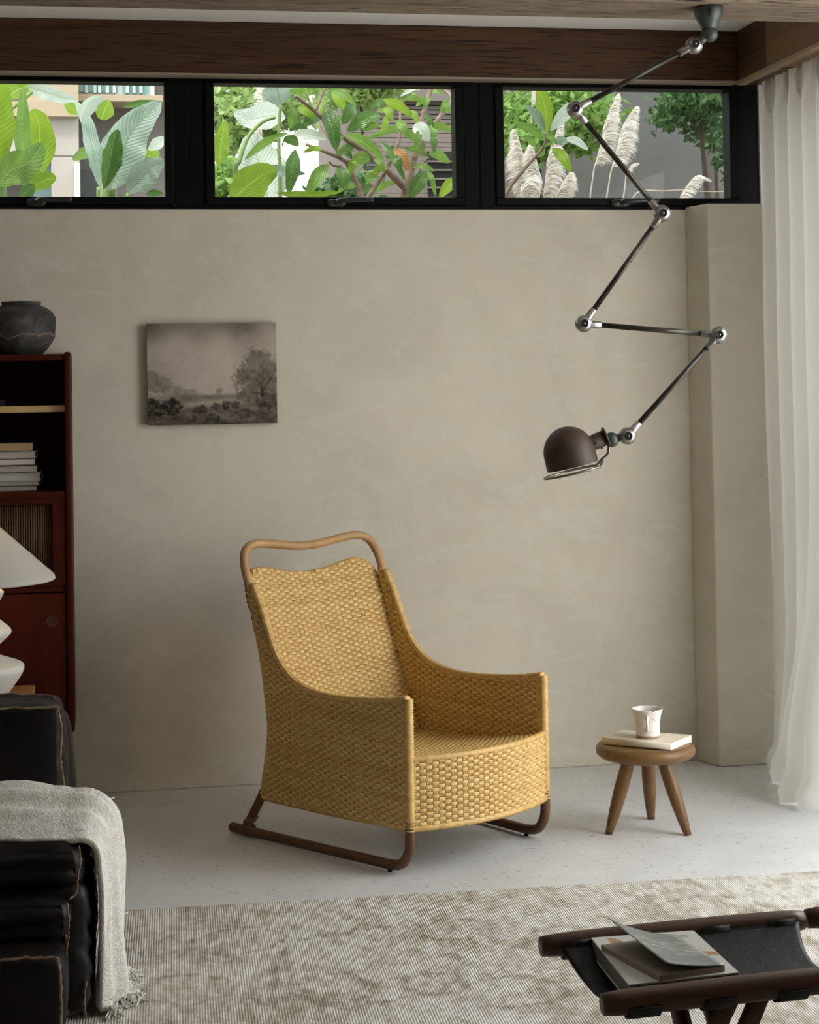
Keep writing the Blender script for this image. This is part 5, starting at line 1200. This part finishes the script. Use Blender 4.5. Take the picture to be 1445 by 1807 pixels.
plume([z3(170, 730), z3(170, 660), z3(190, 600), z3(230, 560)], 7.75, 46, 'low pampas plume in the bottom left of the third window', None, 1400, 8)
plume([z3(1070, 720), z3(1110, 640), z3(1180, 560), z3(1250, 580)], 8.0, 30, 'curled pampas plume low in the right of the third window', None, 1200, 9)
plume([z3(225, 150), z3(225, 100), z3(240, 45)], 8.6, 16, 'distant pampas tip at the top left of the third window', [(936, 724), (937, 300), z3(225, 150)], 200, 10)
plume([z2(270, 330), z2(275, 200), z2(290, 120), z2(265, 60)], 8.4, 30, 'pampas plume behind the pale leaves of the middle window', [(462, 724), (462, 300), z2(270, 330)], 500, 11)
# dry reed arching along the bottom of the third window
P3 = [atY(p, 8.6) for p in (z3(690, 2000), z3(735, 1400), z3(770, 900), z3(810, 690), z3(880, 646), z3(980, 648), z3(1090, 642), z3(1200, 650), z3(1400, 652))]
q = MB(); q.tube(spline(P3, 8), [0.005-0.00005*i for i in range(65)], 6); o = q.build('dry_reed', M_straw); tag(o, 'dry reed arching low across the third window', 'reed')

# trees behind: crowns of many small leaves
def foliage(name, label, cx, cy, Y, rpx, rpy, n, mat, seed, leafsize=0.045, trunk=True, depth=0.6, dens=None):
    r2 = random.Random(seed); c = atY((cx, cy), Y); sc = Y/FPX; q = MB()
    centers = []
    for k in range(max(6, n//60)):
        u = Vector((r2.gauss(0, 1), r2.gauss(0, 1), r2.gauss(0, 1))).normalized()*r2.random()**0.4; centers.append(u)
    for k in range(n):
        u = r2.choice(centers) + Vector((r2.gauss(0, 0.16), r2.gauss(0, 0.16), r2.gauss(0, 0.16)))
        p = Vector(c)+Vector((u.x*rpx*sc, u.y*depth, u.z*rpy*sc)); d = Vector((r2.uniform(-1, 1), r2.uniform(-1, 1), r2.uniform(-1, 0.6))).normalized()
        s_ = d.cross(Vector((r2.uniform(-1, 1), r2.uniform(-1, 1), r2.uniform(-1, 1)))).normalized(); L = leafsize*r2.uniform(0.7, 1.4)
        q.add([p, p+d*L*0.5+s_*L*0.28, p+d*L, p+d*L*0.5-s_*L*0.28], [(0, 1, 2, 3)], uv=[(0.5, 0), (1, 0.5), (0.5, 1), (0, 0.5)])
    root = thing(name, label, 'tree', (float(c[0]), float(c[1]), GZ-1.4 if Y > 11 else GZ), 0, 'trees behind the garden')
    off = Vector(root.location); o = q.build('foliage', mat, root); o.location = -off; o['kind'] = 'stuff'
    q = MB(); q.tube(spline([off, Vector((c[0]+0.05, c[1]+0.1, (c[2]+off.z)/2)), Vector(c)+Vector((0, 0.15, rpy*sc*0.5))], 6), [0.035-0.002*i for i in range(13)], 8); o = q.build('trunk', M_dbark, root); o.location = -off
    return root
M_dbark = simple('dark_bark', (0.07, 0.055, 0.04), 0.9)
M_ft = leafmat('tree_leaf', (0.10, 0.22, 0.04), (0.26, 0.42, 0.10), 0.4, 0.5, 3); M_fd = leafmat('dark_tree_leaf', (0.030, 0.085, 0.022), (0.075, 0.16, 0.045), 0.3, 0.5, 3)
M_fo = leafmat('flowering_tree_leaf', (0.14, 0.26, 0.06), (0.34, 0.46, 0.16), 0.4, 0.5, 3)
foliage('tree', 'pale green tree behind the left half of the middle window', 455, 190, 12.5, 110, 70, 3200, M_fo, 21, 0.075)
foliage('tree', 'green tree across the top of the middle window', 640, 150, 14.4, 90, 36, 1800, M_fo, 25, 0.075)
foliage('tree', 'green tree behind the sprig and lamp joint in the third window', 955, 215, 11.5, 110, 66, 3400, M_ft, 22, 0.07)
foliage('tree', 'dark feathery tree at the top right of the third window', 1245, 175, 10.5, 75, 48, 2600, M_fd, 23, 0.055)
foliage('tree', 'low dark bush behind the foot of the middle window shrub', 600, 350, 11.8, 60, 40, 1400, M_fd, 24, 0.06)
foliage('tree', 'thin dark tree beside the grey wall in the third window', 1272, 270, 12.0, 26, 60, 500, M_fd, 26, 0.06)

# buildings
foliage('tree', 'bushy green tree low behind the pale leaves of the middle window', 415, 330, 12.0, 60, 60, 1500, M_ft, 27, 0.07)
M_cream_w = simple('cream_render', (0.42, 0.395, 0.35), 0.85, col2=(0.37, 0.34, 0.295), scale=2); M_beige = simple('beige_band', (0.40, 0.33, 0.225), 0.85)
M_brown_w = simple('grey_brown_cladding', (0.21, 0.18, 0.155), 0.85, col2=(0.18, 0.155, 0.132), scale=3); M_grey_w = simple('grey_screen_wall', (0.10, 0.10, 0.095), 0.85, col2=(0.12, 0.118, 0.112), scale=2)
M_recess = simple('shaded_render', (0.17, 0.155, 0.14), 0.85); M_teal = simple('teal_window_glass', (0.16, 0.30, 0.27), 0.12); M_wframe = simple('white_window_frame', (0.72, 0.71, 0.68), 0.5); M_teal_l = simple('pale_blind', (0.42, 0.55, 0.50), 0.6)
def pquad(b, x0, x1, y0, y1, Yf, th, m=0):
    a = atY((x0, y1), Yf); c = atY((x1, y0), Yf); b.box(a[0], c[0], Yf, Yf+th, a[2], c[2], m)
# cream building seen through the first window
YB1 = 15.0; bl = thing('apartment_building', 'cream apartment building with teal glazed windows behind the first window', 'building', (0, YB1, 0))
def bpart(root, nm, x0, x1, y0, y1, Yf, th, mt, parent=None):
    m_ = MB(); pquad(m_, x0, x1, y0, y1, Yf, th); o = m_.build(nm, mt, parent or root, smooth=False); o.location = -Vector(root.location) if parent is None else (0, 0, 0); return o
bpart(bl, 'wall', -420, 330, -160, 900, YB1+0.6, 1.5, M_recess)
bpart(bl, 'pier', 46, 137, 60, 196, YB1, 0.5, M_beige); bpart(bl, 'spandrel', -420, 137, 180, 200, YB1-0.06, 0.5, M_beige)
bpart(bl, 'wall_panel', -420, 138, 200, 273, YB1+0.02, 0.5, M_cream_w); bpart(bl, 'wall_panel', 97, 140, 275, 900, YB1+0.02, 0.5, M_cream_w); bpart(bl, 'lower_window', 60, 96, 280, 900, YB1+0.3, 0.2, M_teal)
bpart(bl, 'pipe', 138, 141, 288, 900, YB1-0.05, 0.06, M_wframe)
wn = bpart(bl, 'window_frame', 134, 271, 60, 175, YB1+0.35, 0.2, M_wframe)
bpart(bl, 'sill_band', 134, 300, 168, 178, YB1+0.22, 0.4, M_beige)
bpart(bl, 'pane', 137, 206, 62, 162, YB1+0.32, 0.05, M_teal, wn); bpart(bl, 'pane', 216, 262, 62, 168, YB1+0.32, 0.05, M_teal, wn)
for x in (150, 165, 173, 187, 199, 222, 234, 246): bpart(bl, 'mullion', x, x+4, 62, 164, YB1+0.28, 0.04, M_teal_l, wn)
bpart(bl, 'dark_opening', 141, 190, 300, 900, YB1+0.45, 0.1, simple('dark_opening', (0.06, 0.07, 0.065), 0.6))
# grey-brown building behind the shrub
YB2 = 16.0; b2_ = thing('apartment_building', 'grey-brown clad building with dark windows behind the shrub', 'building', (4, YB2, 0))
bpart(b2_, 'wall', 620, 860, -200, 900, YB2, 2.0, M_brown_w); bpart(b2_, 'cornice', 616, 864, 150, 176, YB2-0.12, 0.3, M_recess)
for k in range(26):
    y = 178+8.2*k; bpart(b2_, 'cladding_board', 621, 859, y, y+7.2, YB2-0.03, 0.05, M_brown_w)
for x0, x1, y0, y1 in ((755, 805, 268, 345), (618, 636, 310, 350), (640, 662, 250, 300)):
    w_ = bpart(b2_, 'window', x0, x1, y0, y1, YB2-0.05, 0.1, simple('dark_glass', (0.03, 0.035, 0.035), 0.15))
    for k in range(1, 5): bpart(b2_, 'bar', x0, x1, y0+(y1-y0)*k/5, y0+(y1-y0)*k/5+2.5, YB2-0.08, 0.03, M_recess, w_)
# grey wall beyond the pampas grass
YB3 = 12.6; b3 = thing('grey_building', 'plain dark grey building filling the right of the third window', 'building', (8, YB3, 0))
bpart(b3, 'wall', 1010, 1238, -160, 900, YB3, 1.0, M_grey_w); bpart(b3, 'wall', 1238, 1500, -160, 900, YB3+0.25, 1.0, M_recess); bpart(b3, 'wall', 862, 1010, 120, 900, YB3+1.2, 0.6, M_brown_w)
